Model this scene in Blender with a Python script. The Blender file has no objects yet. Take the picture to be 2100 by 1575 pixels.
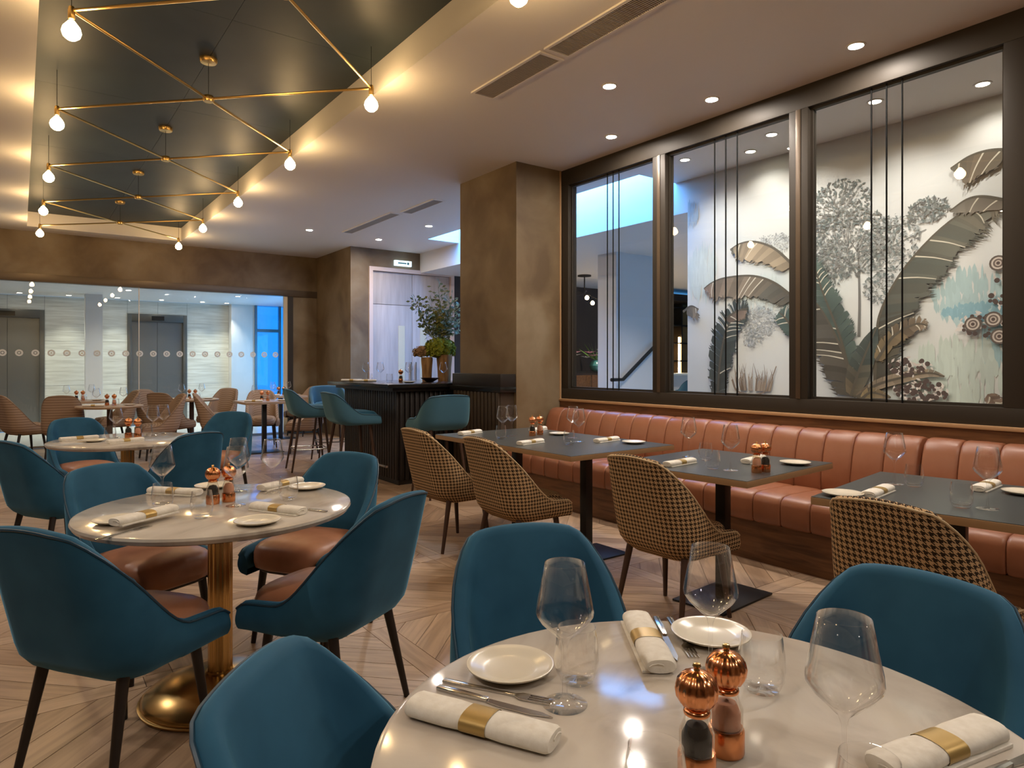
import bpy, bmesh, math, random
from mathutils import Vector, Matrix
random.seed(7)
R = math.radians
PI = math.pi
S = bpy.context.scene
COL = S.collection

# ------------------------------------------------------------------ camera
cam_d = bpy.data.cameras.new('camera')
cam = bpy.data.objects.new('camera', cam_d)
COL.objects.link(cam)
cam.location = (0, 0, 1.32)
cam.rotation_euler = (R(90), 0, R(-36.2))
cam_d.sensor_width = 36
cam_d.lens = 1380 / 2100 * 36
cam_d.shift_y = -41.5 / 2100
cam_d.clip_start = 0.02
S.camera = cam
# ------------------------------------------------------------------ world, view, exposure
w = bpy.data.worlds.new('sky')
S.world = w
w.use_nodes = True
bg = w.node_tree.nodes['Background']
bg.inputs[0].default_value = (0.10, 0.42, 0.95, 1)
bg.inputs[1].default_value = 1.15
S.view_settings.view_transform = 'Standard'
S.view_settings.look = 'None'
S.view_settings.gamma = 1
S.view_settings.use_curve_mapping = False
S.view_settings.exposure = 0.45
S.cycles.transparent_max_bounces = 40
S.cycles.max_bounces = 8
S.cycles.diffuse_bounces = 4
S.cycles.glossy_bounces = 4
S.cycles.caustics_reflective = False
S.cycles.caustics_refractive = False
S.cycles.sample_clamp_indirect = 4.0
WARM = (1.0, 0.74, 0.46)
AMB = (1.0, 0.62, 0.28)
NEUT = (1.0, 0.90, 0.76)


def lamp(kind, name, loc, energy, color, size=0.05, rot=(0, 0, 0), cone=None, blend=0.6, sx=None, sy=None):
    d = bpy.data.lights.new(name, kind)
    d.energy = energy
    d.color = color
    if kind == 'AREA':
        d.shape = 'RECTANGLE'
        d.size = sx
        d.size_y = sy
    else:
        d.shadow_soft_size = size
    if cone:
        d.spot_size = R(cone)
        d.spot_blend = blend
    o = bpy.data.objects.new(name, d)
    COL.objects.link(o)
    o.location = loc
    o.rotation_euler = rot
    return o


# daylight coming down the skylight slot of the stair passage
lamp('AREA', 'skylight_daylight', (5.75, 7.45, 4.1), 260, (0.10, 0.38, 1.0), sx=0.55, sy=4.5)
# daylight from the blue glazed end of the lift lobby
lamp('AREA', 'lobby_daylight', (4.75, 14.6, 1.4), 25, (0.12, 0.5, 1.0), sx=1.2, sy=2.0, rot=(0, R(90), 0))

# ------------------------------------------------------------------ helpers
def tag(o, label=None, cat=None, group=None, kind=None):
    if label: o['label'] = label
    if cat: o['category'] = cat
    if group: o['group'] = group
    if kind: o['kind'] = kind
    return o


def T(name, label, cat, loc=(0, 0, 0), rz=0.0, group=None):
    o = bpy.data.objects.new(name, None)
    o.empty_display_size = 0.05
    COL.objects.link(o)
    o.location = loc
    o.rotation_euler = (0, 0, rz)
    return tag(o, label, cat, group)


class MB:
    def __init__(s):
        s.v = []; s.f = []; s.uv = {}; s.mi = []; s.cur = 0; s.col = {}

    def add(s, vs, fs, uv=None):
        n = len(s.v)
        s.v += [tuple(p) for p in vs]
        for f in fs:
            s.f.append(tuple(i + n for i in f)); s.mi.append(s.cur)
        if uv:
            for i, q in enumerate(uv): s.uv[n + i] = q
        return n

    def box(s, x0, x1, y0, y1, z0, z1, M=None):
        vs = [Vector(p) for p in ((x0, y0, z0), (x1, y0, z0), (x1, y1, z0), (x0, y1, z0), (x0, y0, z1), (x1, y0, z1), (x1, y1, z1), (x0, y1, z1))]
        if M: vs = [M @ p for p in vs]
        s.add(vs, ((3, 2, 1, 0), (4, 5, 6, 7), (0, 1, 5, 4), (1, 2, 6, 5), (2, 3, 7, 6), (3, 0, 4, 7)))
        return s

    def cbox(s, c, d, M=None):
        return s.box(c[0] - d[0] / 2, c[0] + d[0] / 2, c[1] - d[1] / 2, c[1] + d[1] / 2, c[2] - d[2] / 2, c[2] + d[2] / 2, M)

    def lathe(s, prof, seg=24, c=(0, 0, 0), M=None, rib=0.0, nrib=0):
        vs = []; fs = []; m = len(prof)
        for j in range(seg):
            a = 2 * PI * j / seg
            k = 1 + rib * (0.5 - 0.5 * math.cos(a * nrib)) if rib else 1
            for r, z in prof:
                p = Vector((c[0] + r * k * math.cos(a), c[1] + r * k * math.sin(a), c[2] + z))
                vs.append(M @ p if M else p)
        for j in range(seg):
            q = (j + 1) % seg
            for i in range(m - 1):
                fs.append((j * m + i, q * m + i, q * m + i + 1, j * m + i + 1))
        shut = prof[0] == prof[-1]
        if prof[0][0] > 1e-5 and not shut: fs.append(tuple(j * m for j in reversed(range(seg))))
        if prof[-1][0] > 1e-5 and not shut: fs.append(tuple(j * m + m - 1 for j in range(seg)))
        s.add(vs, fs)
        return s

    def tube(s, pts, r, seg=8, cap=True, r2=None, closed=False):
        pts = [Vector(p) for p in pts]; n = len(pts)
        vs = []; fs = []
        up = None
        for i, p in enumerate(pts):
            if closed: t = pts[(i + 1) % n] - pts[i - 1]
            else: t = pts[min(i + 1, n - 1)] - pts[max(i - 1, 0)]
            if t.length < 1e-9: t = Vector((0, 0, 1))
            t.normalize()
            if up is None:
                up = t.orthogonal()
            up = (up - t * up.dot(t))
            if up.length < 1e-6: up = t.orthogonal()
            up.normalize()
            b = t.cross(up)
            rr = r if r2 is None else r + (r2 - r) * i / (n - 1)
            for k in range(seg):
                a = 2 * PI * k / seg
                vs.append(p + up * (rr * math.cos(a)) + b * (rr * math.sin(a)))
        for i in range(n if closed else n - 1):
            i2 = (i + 1) % n
            for k in range(seg):
                k2 = (k + 1) % seg
                fs.append((i * seg + k, i * seg + k2, i2 * seg + k2, i2 * seg + k))
        if cap and not closed:
            fs.append(tuple(reversed(range(seg))))
            fs.append(tuple((n - 1) * seg + k for k in range(seg)))
        s.add(vs, fs)
        return s

    def add_disc(s, r, z, n=24):
        s.add([(r * math.cos(-2 * PI * k / n), r * math.sin(-2 * PI * k / n), z) for k in range(n)], [tuple(range(n))])
        return s

    def prism(s, poly, z0, z1):
        n = len(poly)
        vs = [(x, y, z0) for x, y in poly] + [(x, y, z1) for x, y in poly]
        fs = [tuple(reversed(range(n))), tuple(range(n, 2 * n))]
        fs += [(i, (i + 1) % n, n + (i + 1) % n, n + i) for i in range(n)]
        s.add(vs, fs)
        return s

    def mesh(s, name, bevel=0.0, bseg=2, smooth=True, ang=38, fix=True):
        me = bpy.data.meshes.new(name)
        me.from_pydata(s.v, [], s.f)
        if s.uv:
            lay = me.uv_layers.new(name='UVMap')
            for l in me.loops:
                lay.data[l.index].uv = s.uv.get(l.vertex_index, (0, 0))
        if s.mi and max(s.mi) > 0:
            me.polygons.foreach_set('material_index', s.mi)
        if fix or bevel:
            bm = bmesh.new(); bm.from_mesh(me)
            if bevel:
                ed = [e for e in bm.edges if len(e.link_faces) == 2 and e.calc_face_angle(0) > 0.5]
                bmesh.ops.bevel(bm, geom=ed, offset=bevel, segments=bseg, profile=0.6, affect='EDGES', clamp_overlap=True)
            if fix: bmesh.ops.recalc_face_normals(bm, faces=bm.faces)
            bm.to_mesh(me); bm.free()
        if smooth:
            me.polygons.foreach_set('use_smooth', [True] * len(me.polygons))
            me.set_sharp_from_angle(angle=R(ang))
        me.update()
        return me


def ob(name, me, mat, parent=None, loc=(0, 0, 0), rot=(0, 0, 0), sc=None):
    if isinstance(me, MB): me = me.mesh(name)
    mats = mat if isinstance(mat, (list, tuple)) else [mat]
    if len(me.materials) == 0:
        for m in mats: me.materials.append(m)
    o = bpy.data.objects.new(name, me)
    COL.objects.link(o)
    o.location = loc
    o.rotation_euler = rot
    if sc: o.scale = sc
    if parent: o.parent = parent
    return o


def struct(name, me, mat, parent=None, loc=(0, 0, 0)):
    o = ob(name, me, mat, parent, loc)
    if not parent: o['kind'] = 'structure'
    return o


def sbox(name, x0, x1, y0, y1, z0, z1, mat, parent=None, bevel=0.0):
    return struct(name, MB().box(x0, x1, y0, y1, z0, z1).mesh(name, bevel=bevel), mat, parent)


def dup(root, loc, rz, label=None, group=None):
    def cp(o, par):
        c = o.copy(); COL.objects.link(c); c.parent = par
        for ch in o.children: cp(ch, c)
        return c
    r = cp(root, None)
    r.location = loc
    r.rotation_euler = (0, 0, rz)
    if label: r['label'] = label
    if group: r['group'] = group
    elif 'group' in r.keys(): del r['group']
    return r


class Proto:
    """first use moves the built thing itself, later uses are copies of it with all of its parts"""
    def __init__(s, root): s.r = root; s.used = False

    def put(s, loc, rz, label, group=None):
        if not s.used:
            s.used = True
            o = s.r
            o.location = loc; o.rotation_euler = (0, 0, rz)
            o['label'] = label
            if group: o['group'] = group
            return o
        return dup(s.r, loc, rz, label, group)


# ------------------------------------------------------------------ materials
def mat(name, col, rough=0.5, metal=0.0, spec=0.5, **kw):
    m = bpy.data.materials.new(name)
    m.use_nodes = True
    b = m.node_tree.nodes['Principled BSDF']
    b.inputs['Base Color'].default_value = (*col, 1)
    b.inputs['Roughness'].default_value = rough
    b.inputs['Metallic'].default_value = metal
    b.inputs['Specular IOR Level'].default_value = spec
    for k, v in kw.items():
        b.inputs[k].default_value = v
    return m


def nd(m, typ, **kw):
    n = m.node_tree.nodes.new(typ)
    for k, v in kw.items(): setattr(n, k, v)
    return n


def lk(m, a, b): m.node_tree.links.new(a, b)


def bs(m): return m.node_tree.nodes['Principled BSDF']


def noise_col(m, cols, scale=3.0, detail=5, stretch=(1, 1, 1), coord='Object', rot=(0, 0, 0), pos=None, dist=0.0, bump=0.0, rough=None):
    tc = nd(m, 'ShaderNodeTexCoord'); mp = nd(m, 'ShaderNodeMapping')
    mp.inputs['Scale'].default_value = stretch
    mp.inputs['Rotation'].default_value = rot
    nz = nd(m, 'ShaderNodeTexNoise')
    nz.inputs['Scale'].default_value = scale
    nz.inputs['Detail'].default_value = detail
    nz.inputs['Distortion'].default_value = dist
    cr = nd(m, 'ShaderNodeValToRGB')
    lk(m, tc.outputs[coord], mp.inputs[0]); lk(m, mp.outputs[0], nz.inputs['Vector']); lk(m, nz.outputs['Fac'], cr.inputs[0])
    el = cr.color_ramp.elements
    pos = pos or [0.3 + 0.4 * i / (len(cols) - 1) for i in range(len(cols))]
    while len(el) < len(cols): el.new(0.5)
    for e, c, p in zip(el, cols, pos): e.position = p; e.color = (*c, 1)
    lk(m, cr.outputs[0], bs(m).inputs['Base Color'])
    if bump:
        bp = nd(m, 'ShaderNodeBump'); bp.inputs['Strength'].default_value = bump
        bp.inputs['Distance'].default_value = 0.004
        lk(m, nz.outputs['Fac'], bp.inputs['Height']); lk(m, bp.outputs[0], bs(m).inputs['Normal'])
    return nz, cr


def glassmat(name, tint=(1, 1, 1), f0=0.04, gain=0.9, power=5.0, rough=0.0):
    m = bpy.data.materials.new(name); m.use_nodes = True
    nt = m.node_tree; nt.nodes.clear()
    out = nt.nodes.new('ShaderNodeOutputMaterial')
    tr = nt.nodes.new('ShaderNodeBsdfTransparent'); tr.inputs[0].default_value = (*tint, 1)
    gl = nt.nodes.new('ShaderNodeBsdfGlossy'); gl.inputs['Roughness'].default_value = rough
    gl.inputs[0].default_value = (1, 1, 1, 1)
    lw = nt.nodes.new('ShaderNodeLayerWeight'); lw.inputs[0].default_value = 0.5
    pw = nt.nodes.new('ShaderNodeMath'); pw.operation = 'POWER'; pw.inputs[1].default_value = power
    ma = nt.nodes.new('ShaderNodeMath'); ma.operation = 'MULTIPLY_ADD'; ma.inputs[1].default_value = gain; ma.inputs[2].default_value = f0
    mx = nt.nodes.new('ShaderNodeMixShader')
    L = nt.links.new
    L(lw.outputs['Facing'], pw.inputs[0]); L(pw.outputs[0], ma.inputs[0]); L(ma.outputs[0], mx.inputs[0])
    L(tr.outputs[0], mx.inputs[1]); L(gl.outputs[0], mx.inputs[2]); L(mx.outputs[0], out.inputs[0])
    return m


def emis(name, col, st):
    m = mat(name, (0, 0, 0), 0.5)
    b = bs(m)
    b.inputs['Emission Color'].default_value = (*col, 1)
    b.inputs['Emission Strength'].default_value = st
    return m


M = {}
M['ceiling'] = mat('ceiling_paint', (0.76, 0.72, 0.68), 0.6)
M['tray'] = mat('dark_tray_panel', (0.022, 0.030, 0.032), 0.52, 0, 0.35)
noise_col(M['tray'], [(0.012, 0.021, 0.027), (0.022, 0.034, 0.041)], 2.0, 3)
M['plaster'] = mat('brown_polished_plaster', (0.17, 0.115, 0.06), 0.55)
noise_col(M['plaster'], [(0.095, 0.058, 0.026), (0.165, 0.112, 0.058), (0.225, 0.172, 0.108)], 1.7, 9, dist=0.35, pos=[0.30, 0.5, 0.70], bump=0.15)
M['bronze'] = mat('dark_bronze_frame', (0.036, 0.029, 0.022), 0.5, 0.1, 0.3)
M['bronze_head'] = mat('brown_metal_head', (0.10, 0.07, 0.045), 0.4, 0.3)
M['white'] = mat('white_paint', (0.72, 0.70, 0.68), 0.5)
M['mural'] = mat('mural_paper', (0.70, 0.67, 0.60), 0.75)
noise_col(M['mural'], [(0.58, 0.64, 0.63), (0.66, 0.67, 0.64), (0.70, 0.70, 0.67)], 0.9, 3, pos=[0.33, 0.48, 0.65])
m = M['print'] = mat('mural_print', (0.5, 0.5, 0.5), 0.75)
at = nd(m, 'ShaderNodeAttribute', attribute_name='ink')
lk(m, at.outputs['Color'], bs(m).inputs['Base Color'])
M['blackmetal'] = mat('black_metal', (0.012, 0.011, 0.010), 0.4, 0.2)
M['rod'] = mat('black_glazing_rod', (0.006, 0.006, 0.006), 0.8, 0, 0.1)
M['velvet'] = mat('blue_velvet', (0.010, 0.062, 0.110), 0.72, 0, 0.25)
for k, v in (('Sheen Weight', 0.75), ('Sheen Roughness', 0.35), ('Sheen Tint', (0.20, 0.50, 0.72, 1))): bs(M['velvet']).inputs[k].default_value = v
noise_col(M['velvet'], [(0.012, 0.074, 0.142), (0.022, 0.108, 0.195)], 6.0, 4)
M['teal'] = mat('teal_velvet', (0.050, 0.135, 0.200), 0.75, 0, 0.2)
for k, v in (('Sheen Weight', 0.5), ('Sheen Roughness', 0.4), ('Sheen Tint', (0.4, 0.7, 0.7, 1))): bs(M['teal']).inputs[k].default_value = v
M['piping'] = mat('blue_piping', (0.008, 0.045, 0.085), 0.45)
M['copperleather'] = mat('copper_leather', (0.36, 0.145, 0.068), 0.40, 0, 0.5)
noise_col(M['copperleather'], [(0.36, 0.150, 0.078), (0.47, 0.215, 0.120)], 9, 6, bump=0.06)
M['leather'] = mat('tan_leather', (0.47, 0.185, 0.095), 0.38, 0, 0.5)
noise_col(M['leather'], [(0.235, 0.085, 0.040), (0.29, 0.115, 0.060)], 5, 6, bump=0.05)
M['blackleg'] = mat('black_wood_leg', (0.014, 0.009, 0.007), 0.45)
M['brownleg'] = mat('walnut_leg', (0.055, 0.025, 0.014), 0.45)
M['brass'] = mat('brushed_brass', (0.62, 0.40, 0.15), 0.26, 1.0)
M['brassdark'] = mat('fixture_brass', (0.70, 0.46, 0.16), 0.30, 1.0)
M['copper'] = mat('polished_copper', (0.86, 0.36, 0.16), 0.20, 1.0)
M['steel'] = mat('cutlery_steel', (0.62, 0.60, 0.57), 0.16, 1.0)
M['chrome'] = mat('chrome_rail', (0.6, 0.6, 0.6), 0.2, 1.0)
M['porcelain'] = mat('cream_porcelain', (0.72, 0.66, 0.54), 0.22)
M['linen'] = mat('linen_napkin', (0.80, 0.75, 0.66), 0.85)
noise_col(M['linen'], [(0.74, 0.69, 0.60), (0.84, 0.80, 0.72)], 60, 3, bump=0.25)
M['goldband'] = mat('gold_paper_band', (0.50, 0.34, 0.12), 0.38, 0.55)
M['pepper'] = mat('peppercorns', (0.02, 0.016, 0.012), 0.6)
M['salt'] = mat('pink_salt', (0.70, 0.34, 0.22), 0.6)
M['marble'] = mat('cream_marble', (0.60, 0.54, 0.47), 0.10)
nz, cr = noise_col(M['marble'], [(0.36, 0.31, 0.26), (0.56, 0.50, 0.43), (0.63, 0.575, 0.50)], 2.6, 9, dist=1.6, pos=[0.30, 0.47, 0.62])
M['laminate'] = mat('charcoal_tabletop', (0.062, 0.070, 0.072), 0.28)
M['woodedge'] = mat('oak_edge', (0.33, 0.20, 0.10), 0.45)
M['woodtop'] = mat('pale_wood_top', (0.42, 0.29, 0.18), 0.4)
M['walnut'] = mat('walnut_panel', (0.14, 0.058, 0.020), 0.42)
noise_col(M['walnut'], [(0.085, 0.034, 0.012), (0.15, 0.064, 0.023), (0.20, 0.09, 0.035)], 4.0, 7, stretch=(8, 0.7, 8), dist=0.8)
M['sill'] = mat('oak_sill', (0.45, 0.27, 0.14), 0.35)
M['darkslat'] = mat('dark_fluted_wood', (0.014, 0.010, 0.008), 0.42)
M['brownslat'] = mat('brown_fluted_wood', (0.045, 0.030, 0.018), 0.45)
M['stone'] = mat('black_stone_top', (0.012, 0.011, 0.010), 0.16)
M['door'] = mat('pale_wood_door', (0.46, 0.40, 0.37), 0.5)
noise_col(M['door'], [(0.40, 0.34, 0.31), (0.50, 0.44, 0.41)], 3.0, 6, stretch=(6, 6, 0.5))
M['doorframe'] = mat('pale_pink_frame', (0.62, 0.50, 0.45), 0.45)
M['gasket'] = mat('dark_gap', (0.02, 0.02, 0.025), 0.6)
M['glass'] = glassmat('clear_tableware', (0.995, 0.995, 0.995), 0.028, 1.0, 3.0)
M['pane'] = glassmat('window_pane', (0.97, 0.975, 0.97), 0.022, 0.9, 5)
M['acrylic'] = glassmat('mill_acrylic', (0.95, 0.93, 0.9), 0.06, 0.8, 2.5)
M['dot'] = mat('frosted_dot', (0.80, 0.82, 0.80), 0.6)
M['lobbywall'] = mat('ribbed_travertine', (0.62, 0.60, 0.53), 0.6)
noise_col(M['lobbywall'], [(0.50, 0.48, 0.42), (0.62, 0.60, 0.53), (0.70, 0.69, 0.63)], 2.5, 7, stretch=(1, 1, 14))
M['lift'] = mat('lift_steel', (0.22, 0.23, 0.23), 0.33, 0.85)
M['liftdark'] = mat('lift_surround', (0.16, 0.16, 0.15), 0.35, 0.8)
M['marblefloor'] = mat('lobby_floor', (0.70, 0.70, 0.66), 0.25)
M['blackglass'] = mat('display_black', (0.01, 0.01, 0.01), 0.2)
M['blueglass'] = glassmat('blue_glazing', (0.35, 0.75, 1.0), 0.03, 0.8, 5)
M['darkwall'] = mat('charcoal_wall', (0.030, 0.027, 0.027), 0.6)
M['cabinet'] = mat('brown_cabinet', (0.12, 0.07, 0.045), 0.5)
M['moss'] = mat('moss_green', (0.27, 0.30, 0.025), 0.85)
M['leafgreen'] = mat('leaf_green', (0.13, 0.18, 0.07), 0.6)
M['eucal'] = mat('grey_leaf', (0.25, 0.28, 0.15), 0.65)
M['olive'] = mat('olive_leaf', (0.24, 0.23, 0.05), 0.65)
M['bark'] = mat('tan_bark', (0.40, 0.22, 0.08), 0.75)
noise_col(M['bark'], [(0.22, 0.11, 0.04), (0.48, 0.28, 0.11)], 12, 5, stretch=(3, 3, 0.5))
M['darkbowl'] = mat('dark_red_bowl', (0.05, 0.012, 0.008), 0.3)
M['dried'] = mat('dried_flower', (0.36, 0.23, 0.12), 0.8)
M['lily'] = mat('pink_lily', (0.75, 0.30, 0.42), 0.6)
M['lilywhite'] = mat('white_lily', (0.78, 0.72, 0.66), 0.6)
M['vaseteal'] = mat('teal_vase', (0.08, 0.30, 0.28), 0.2)
M['ventpaint'] = mat('vent_paint', (0.42, 0.37, 0.31), 0.6)
M['ventdark'] = mat('vent_slot', (0.10, 0.085, 0.07), 0.7)
M['signwhite'] = emis('lit_sign', (0.65, 0.88, 1.0), 1.4)
M['bulb'] = emis('lit_bulb', (1.0, 0.66, 0.30), 92.0)
M['bulbsmall'] = emis('lit_small_bulb', (1.0, 0.72, 0.40), 12.0)
M['led'] = emis('lit_downlight', (1.0, 0.89, 0.78), 960.0)
M['led2'] = emis('lit_spot_lens', (1.0, 0.86, 0.66), 40.0)
M['ledstrip'] = emis('lit_shelf_strip', (1.0, 0.66, 0.30), 30.0)
M['trimwhite'] = mat('downlight_trim', (0.72, 0.68, 0.62), 0.5)
# houndstooth: warp and weft bands woven in a twill, laid out on the chair's own cloth coordinates
def houndstooth(name, light, dark, period):
    m = mat(name, light, 0.85, 0, 0.2)
    uv = nd(m, 'ShaderNodeUVMap'); uv.uv_map = 'UVMap'
    sp = nd(m, 'ShaderNodeSeparateXYZ'); lk(m, uv.outputs[0], sp.inputs[0])
    def ma(op, a, b=None, c=None):
        n = nd(m, 'ShaderNodeMath', operation=op)
        for i, q in enumerate((a, b, c)):
            if q is None: continue
            if isinstance(q, (int, float)): n.inputs[i].default_value = q
            else: lk(m, q, n.inputs[i])
        return n.outputs[0]
    x = ma('DIVIDE', sp.outputs[0], period); y = ma('DIVIDE', sp.outputs[1], period)
    wx = ma('LESS_THAN', ma('FRACT', x), 0.5); wy = ma('LESS_THAN', ma('FRACT', y), 0.5)
    tw = ma('LESS_THAN', ma('FRACT', ma('MULTIPLY', ma('ADD', x, y), 2.0)), 0.5)
    f = ma('ADD', ma('MULTIPLY', tw, wx), ma('MULTIPLY', ma('SUBTRACT', 1.0, tw), wy))
    mx = nd(m, 'ShaderNodeMix', data_type='RGBA')
    lk(m, f, mx.inputs['Factor'])
    mx.inputs['A'].default_value = (*light, 1); mx.inputs['B'].default_value = (*dark, 1)
    lk(m, mx.outputs['Result'], bs(m).inputs['Base Color'])
    return m


M['hound'] = houndstooth('houndstooth_cloth', (0.52, 0.34, 0.18), (0.030, 0.018, 0.010), 0.0215)
M['houndedge'] = mat('cream_cloth_piping', (0.58, 0.44, 0.26), 0.8)
m = M['ribtan'] = mat('ribbed_tan_cloth', (0.26, 0.155, 0.085), 0.85, 0, 0.2)
uv = nd(m, 'ShaderNodeUVMap'); uv.uv_map = 'UVMap'
wv = nd(m, 'ShaderNodeTexWave', bands_direction='Y'); wv.inputs['Scale'].default_value = 9.0
cr = nd(m, 'ShaderNodeValToRGB')
cr.color_ramp.elements[0].color = (0.26, 0.17, 0.11, 1); cr.color_ramp.elements[1].color = (0.40, 0.285, 0.20, 1)
lk(m, uv.outputs[0], wv.inputs[0]); lk(m, wv.outputs['Fac'], cr.inputs[0]); lk(m, cr.outputs[0], bs(m).inputs['Base Color'])
# oak planks: every plank takes its own tone
m = M['oak'] = mat('oak_plank', (0.3, 0.2, 0.13), 0.34)
oi = nd(m, 'ShaderNodeObjectInfo'); ge = nd(m, 'ShaderNodeNewGeometry')
ad = nd(m, 'ShaderNodeMath', operation='ADD'); lk(m, oi.outputs['Random'], ad.inputs[0]); lk(m, ge.outputs['Random Per Island'], ad.inputs[1])
fr = nd(m, 'ShaderNodeMath', operation='FRACT'); lk(m, ad.outputs[0], fr.inputs[0])
tc = nd(m, 'ShaderNodeTexCoord')
of = nd(m, 'ShaderNodeVectorMath', operation='SCALE'); of.inputs[0].default_value = (13, 7, 3); lk(m, fr.outputs[0], of.inputs['Scale'])
uvn = nd(m, 'ShaderNodeUVMap'); uvn.uv_map = 'UVMap'
av = nd(m, 'ShaderNodeVectorMath', operation='ADD'); lk(m, uvn.outputs[0], av.inputs[0]); lk(m, of.outputs[0], av.inputs[1])
mp = nd(m, 'ShaderNodeMapping'); mp.inputs['Scale'].default_value = (1.4, 16, 1); lk(m, av.outputs[0], mp.inputs[0])
nz = nd(m, 'ShaderNodeTexNoise'); nz.inputs['Scale'].default_value = 1.6; nz.inputs['Detail'].default_value = 7; nz.inputs['Distortion'].default_value = 0.9
lk(m, mp.outputs[0], nz.inputs['Vector'])
c1 = nd(m, 'ShaderNodeValToRGB')
e = c1.color_ramp.elements
e[0].position = 0.0; e[0].color = (0.36, 0.235, 0.150, 1); e[1].position = 1.0; e[1].color = (0.54, 0.385, 0.262, 1)
en = e.new(0.5); en.color = (0.45, 0.31, 0.205, 1)
lk(m, fr.outputs[0], c1.inputs[0])
c2 = nd(m, 'ShaderNodeValToRGB'); c2.color_ramp.elements[0].position = 0.3; c2.color_ramp.elements[0].color = (0.68, 0.66, 0.64, 1)
c2.color_ramp.elements[1].position = 0.65; c2.color_ramp.elements[1].color = (1.06, 1.05, 1.04, 1)
lk(m, nz.outputs['Fac'], c2.inputs[0])
mx = nd(m, 'ShaderNodeMix', data_type='RGBA', blend_type='MULTIPLY'); mx.inputs['Factor'].default_value = 1.0
lk(m, c1.outputs[0], mx.inputs['A']); lk(m, c2.outputs[0], mx.inputs['B']); lk(m, mx.outputs['Result'], bs(m).inputs['Base Color'])
M['subfloor'] = mat('dark_plank_joint', (0.09, 0.055, 0.035), 0.7)

# ================================================================== THE ROOM
CZ = 3.38      # ceiling
WX = 4.73      # face of the window wall
FY = 12.85     # far glazed wall
DY = 11.18     # wall with the double door
# ---- floor: square parquet panels with a border board and diagonal boards inside
floor = sbox('floor', -5, 6.04, -4, FY, -0.12, -0.004, M['subfloor'])


def clip_poly(poly, x0, x1, y0, y1):
    def cl(ps, f, g):
        out = []
        for i in range(len(ps)):
            a, b = ps[i - 1], ps[i]
            fa, fb = f(a), f(b)
            if (fa >= 0) != (fb >= 0):
                t = fa / (fa - fb)
                out.append((a[0] + t * (b[0] - a[0]), a[1] + t * (b[1] - a[1])))
            if fb >= 0: out.append(b)
        return out
    for f in (lambda p: p[0] - x0, lambda p: x1 - p[0], lambda p: p[1] - y0, lambda p: y1 - p[1]):
        if len(poly) < 3: return []
        poly = cl(poly, f, None)
    return poly


PM, PB, GAP = 0.86, 0.11, 0.0015
def plank_mb(mb, poly, ang, dx=0, dy=0):
    n = len(poly)
    c, s_ = math.cos(ang), math.sin(ang)
    uv = [(x * c + y * s_, -x * s_ + y * c) for x, y in poly]
    vs = [(x + dx, y + dy, -0.004) for x, y in poly] + [(x + dx, y + dy, 0.0) for x, y in poly]
    fs = [tuple(range(n, 2 * n))] + [(i, (i + 1) % n, n + (i + 1) % n, n + i) for i in range(n)]
    mb.add(vs, fs, uv + uv)


def module(flip):
    out = []
    L = PM
    g = GAP
    out.append(([(g, g), (L - PB - g, g), (L - PB - g, PB - g), (g, PB - g)], 0.0))
    out.append(([(g, PB + g), (PB - g, PB + g), (PB - g, L - g), (g, L - g)], PI / 2))
    out.append(([(L - PB + g, g), (L - g, g), (L - g, PB - g), (L - PB + g, PB - g)], 0.0))
    wd = 0.132
    a = -PI / 4 if flip else PI / 4
    d = Vector((math.cos(a), math.sin(a))); nn = Vector((-d.y, d.x))
    cx = cy = (L + PB) / 2
    for k in range(-5, 6):
        o = Vector((cx, cy)) + nn * (k * wd)
        q = [o - d * 2 + nn * (-wd / 2 + g), o + d * 2 + nn * (-wd / 2 + g), o + d * 2 + nn * (wd / 2 - g), o - d * 2 + nn * (wd / 2 - g)]
        p = clip_poly([(v.x, v.y) for v in q], PB + g, L - g, PB + g, L - g)
        if len(p) >= 3:
            ar = abs(sum(p[i - 1][0] * p[i][1] - p[i][0] * p[i - 1][1] for i in range(len(p)))) / 2
            if ar > 0.002: out.append((p, a))
    return out


MODS = [module(False), module(True)]
PMESH = []
for mm in MODS:
    l = []
    for poly, a in mm:
        b = MB(); plank_mb(b, poly, a)
        me = b.mesh('plank', smooth=False, fix=False); me.materials.append(M['oak'])
        l.append(me)
    PMESH.append(l)
ST, CT = math.sin(R(36.2)), math.cos(R(36.2))
cand = []
ox, oy = 3.97 - 11 * PM, -1.2
for i in range(0, 14):
    for j in range(0, 17):
        fl = (i + j) % 2
        for k, (poly, a) in enumerate(MODS[fl]):
            X0, Y0 = ox + i * PM, oy + j * PM
            px = sum(p[0] for p in poly) / len(poly) + X0
            py = sum(p[1] for p in poly) / len(poly) + Y0
            if py > FY - 0.05 or px > 5.95: continue
            if max(p[1] for p in poly) + Y0 > FY: continue
            dep = px * ST + py * CT; rt = px * CT - py * ST
            vis = dep > 1.7 and abs(rt / dep) < 0.80 and px < 4.0 and not (px < 1.4 and py < 1.9)
            ar = abs(sum(poly[q - 1][0] * poly[q][1] - poly[q][0] * poly[q - 1][1] for q in range(len(poly)))) / 2
            cand.append((-(ar / dep ** 3) if vis else 0, i, j, k, fl, X0, Y0))
cand.sort()
rest = MB()
for q, (sc, i, j, k, fl, X0, Y0) in enumerate(cand):
    if q < 300 and sc < 0:
        o = bpy.data.objects.new('plank', PMESH[fl][k]); COL.objects.link(o)
        o.location = (X0, Y0, 0); o.parent = floor
    else:
        poly, a = MODS[fl][k]
        plank_mb(rest, poly, a, X0, Y0)
o = ob('plank_field', rest.mesh('plank_field', smooth=False, fix=False), M['oak'], floor); o['kind'] = 'stuff'

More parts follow.
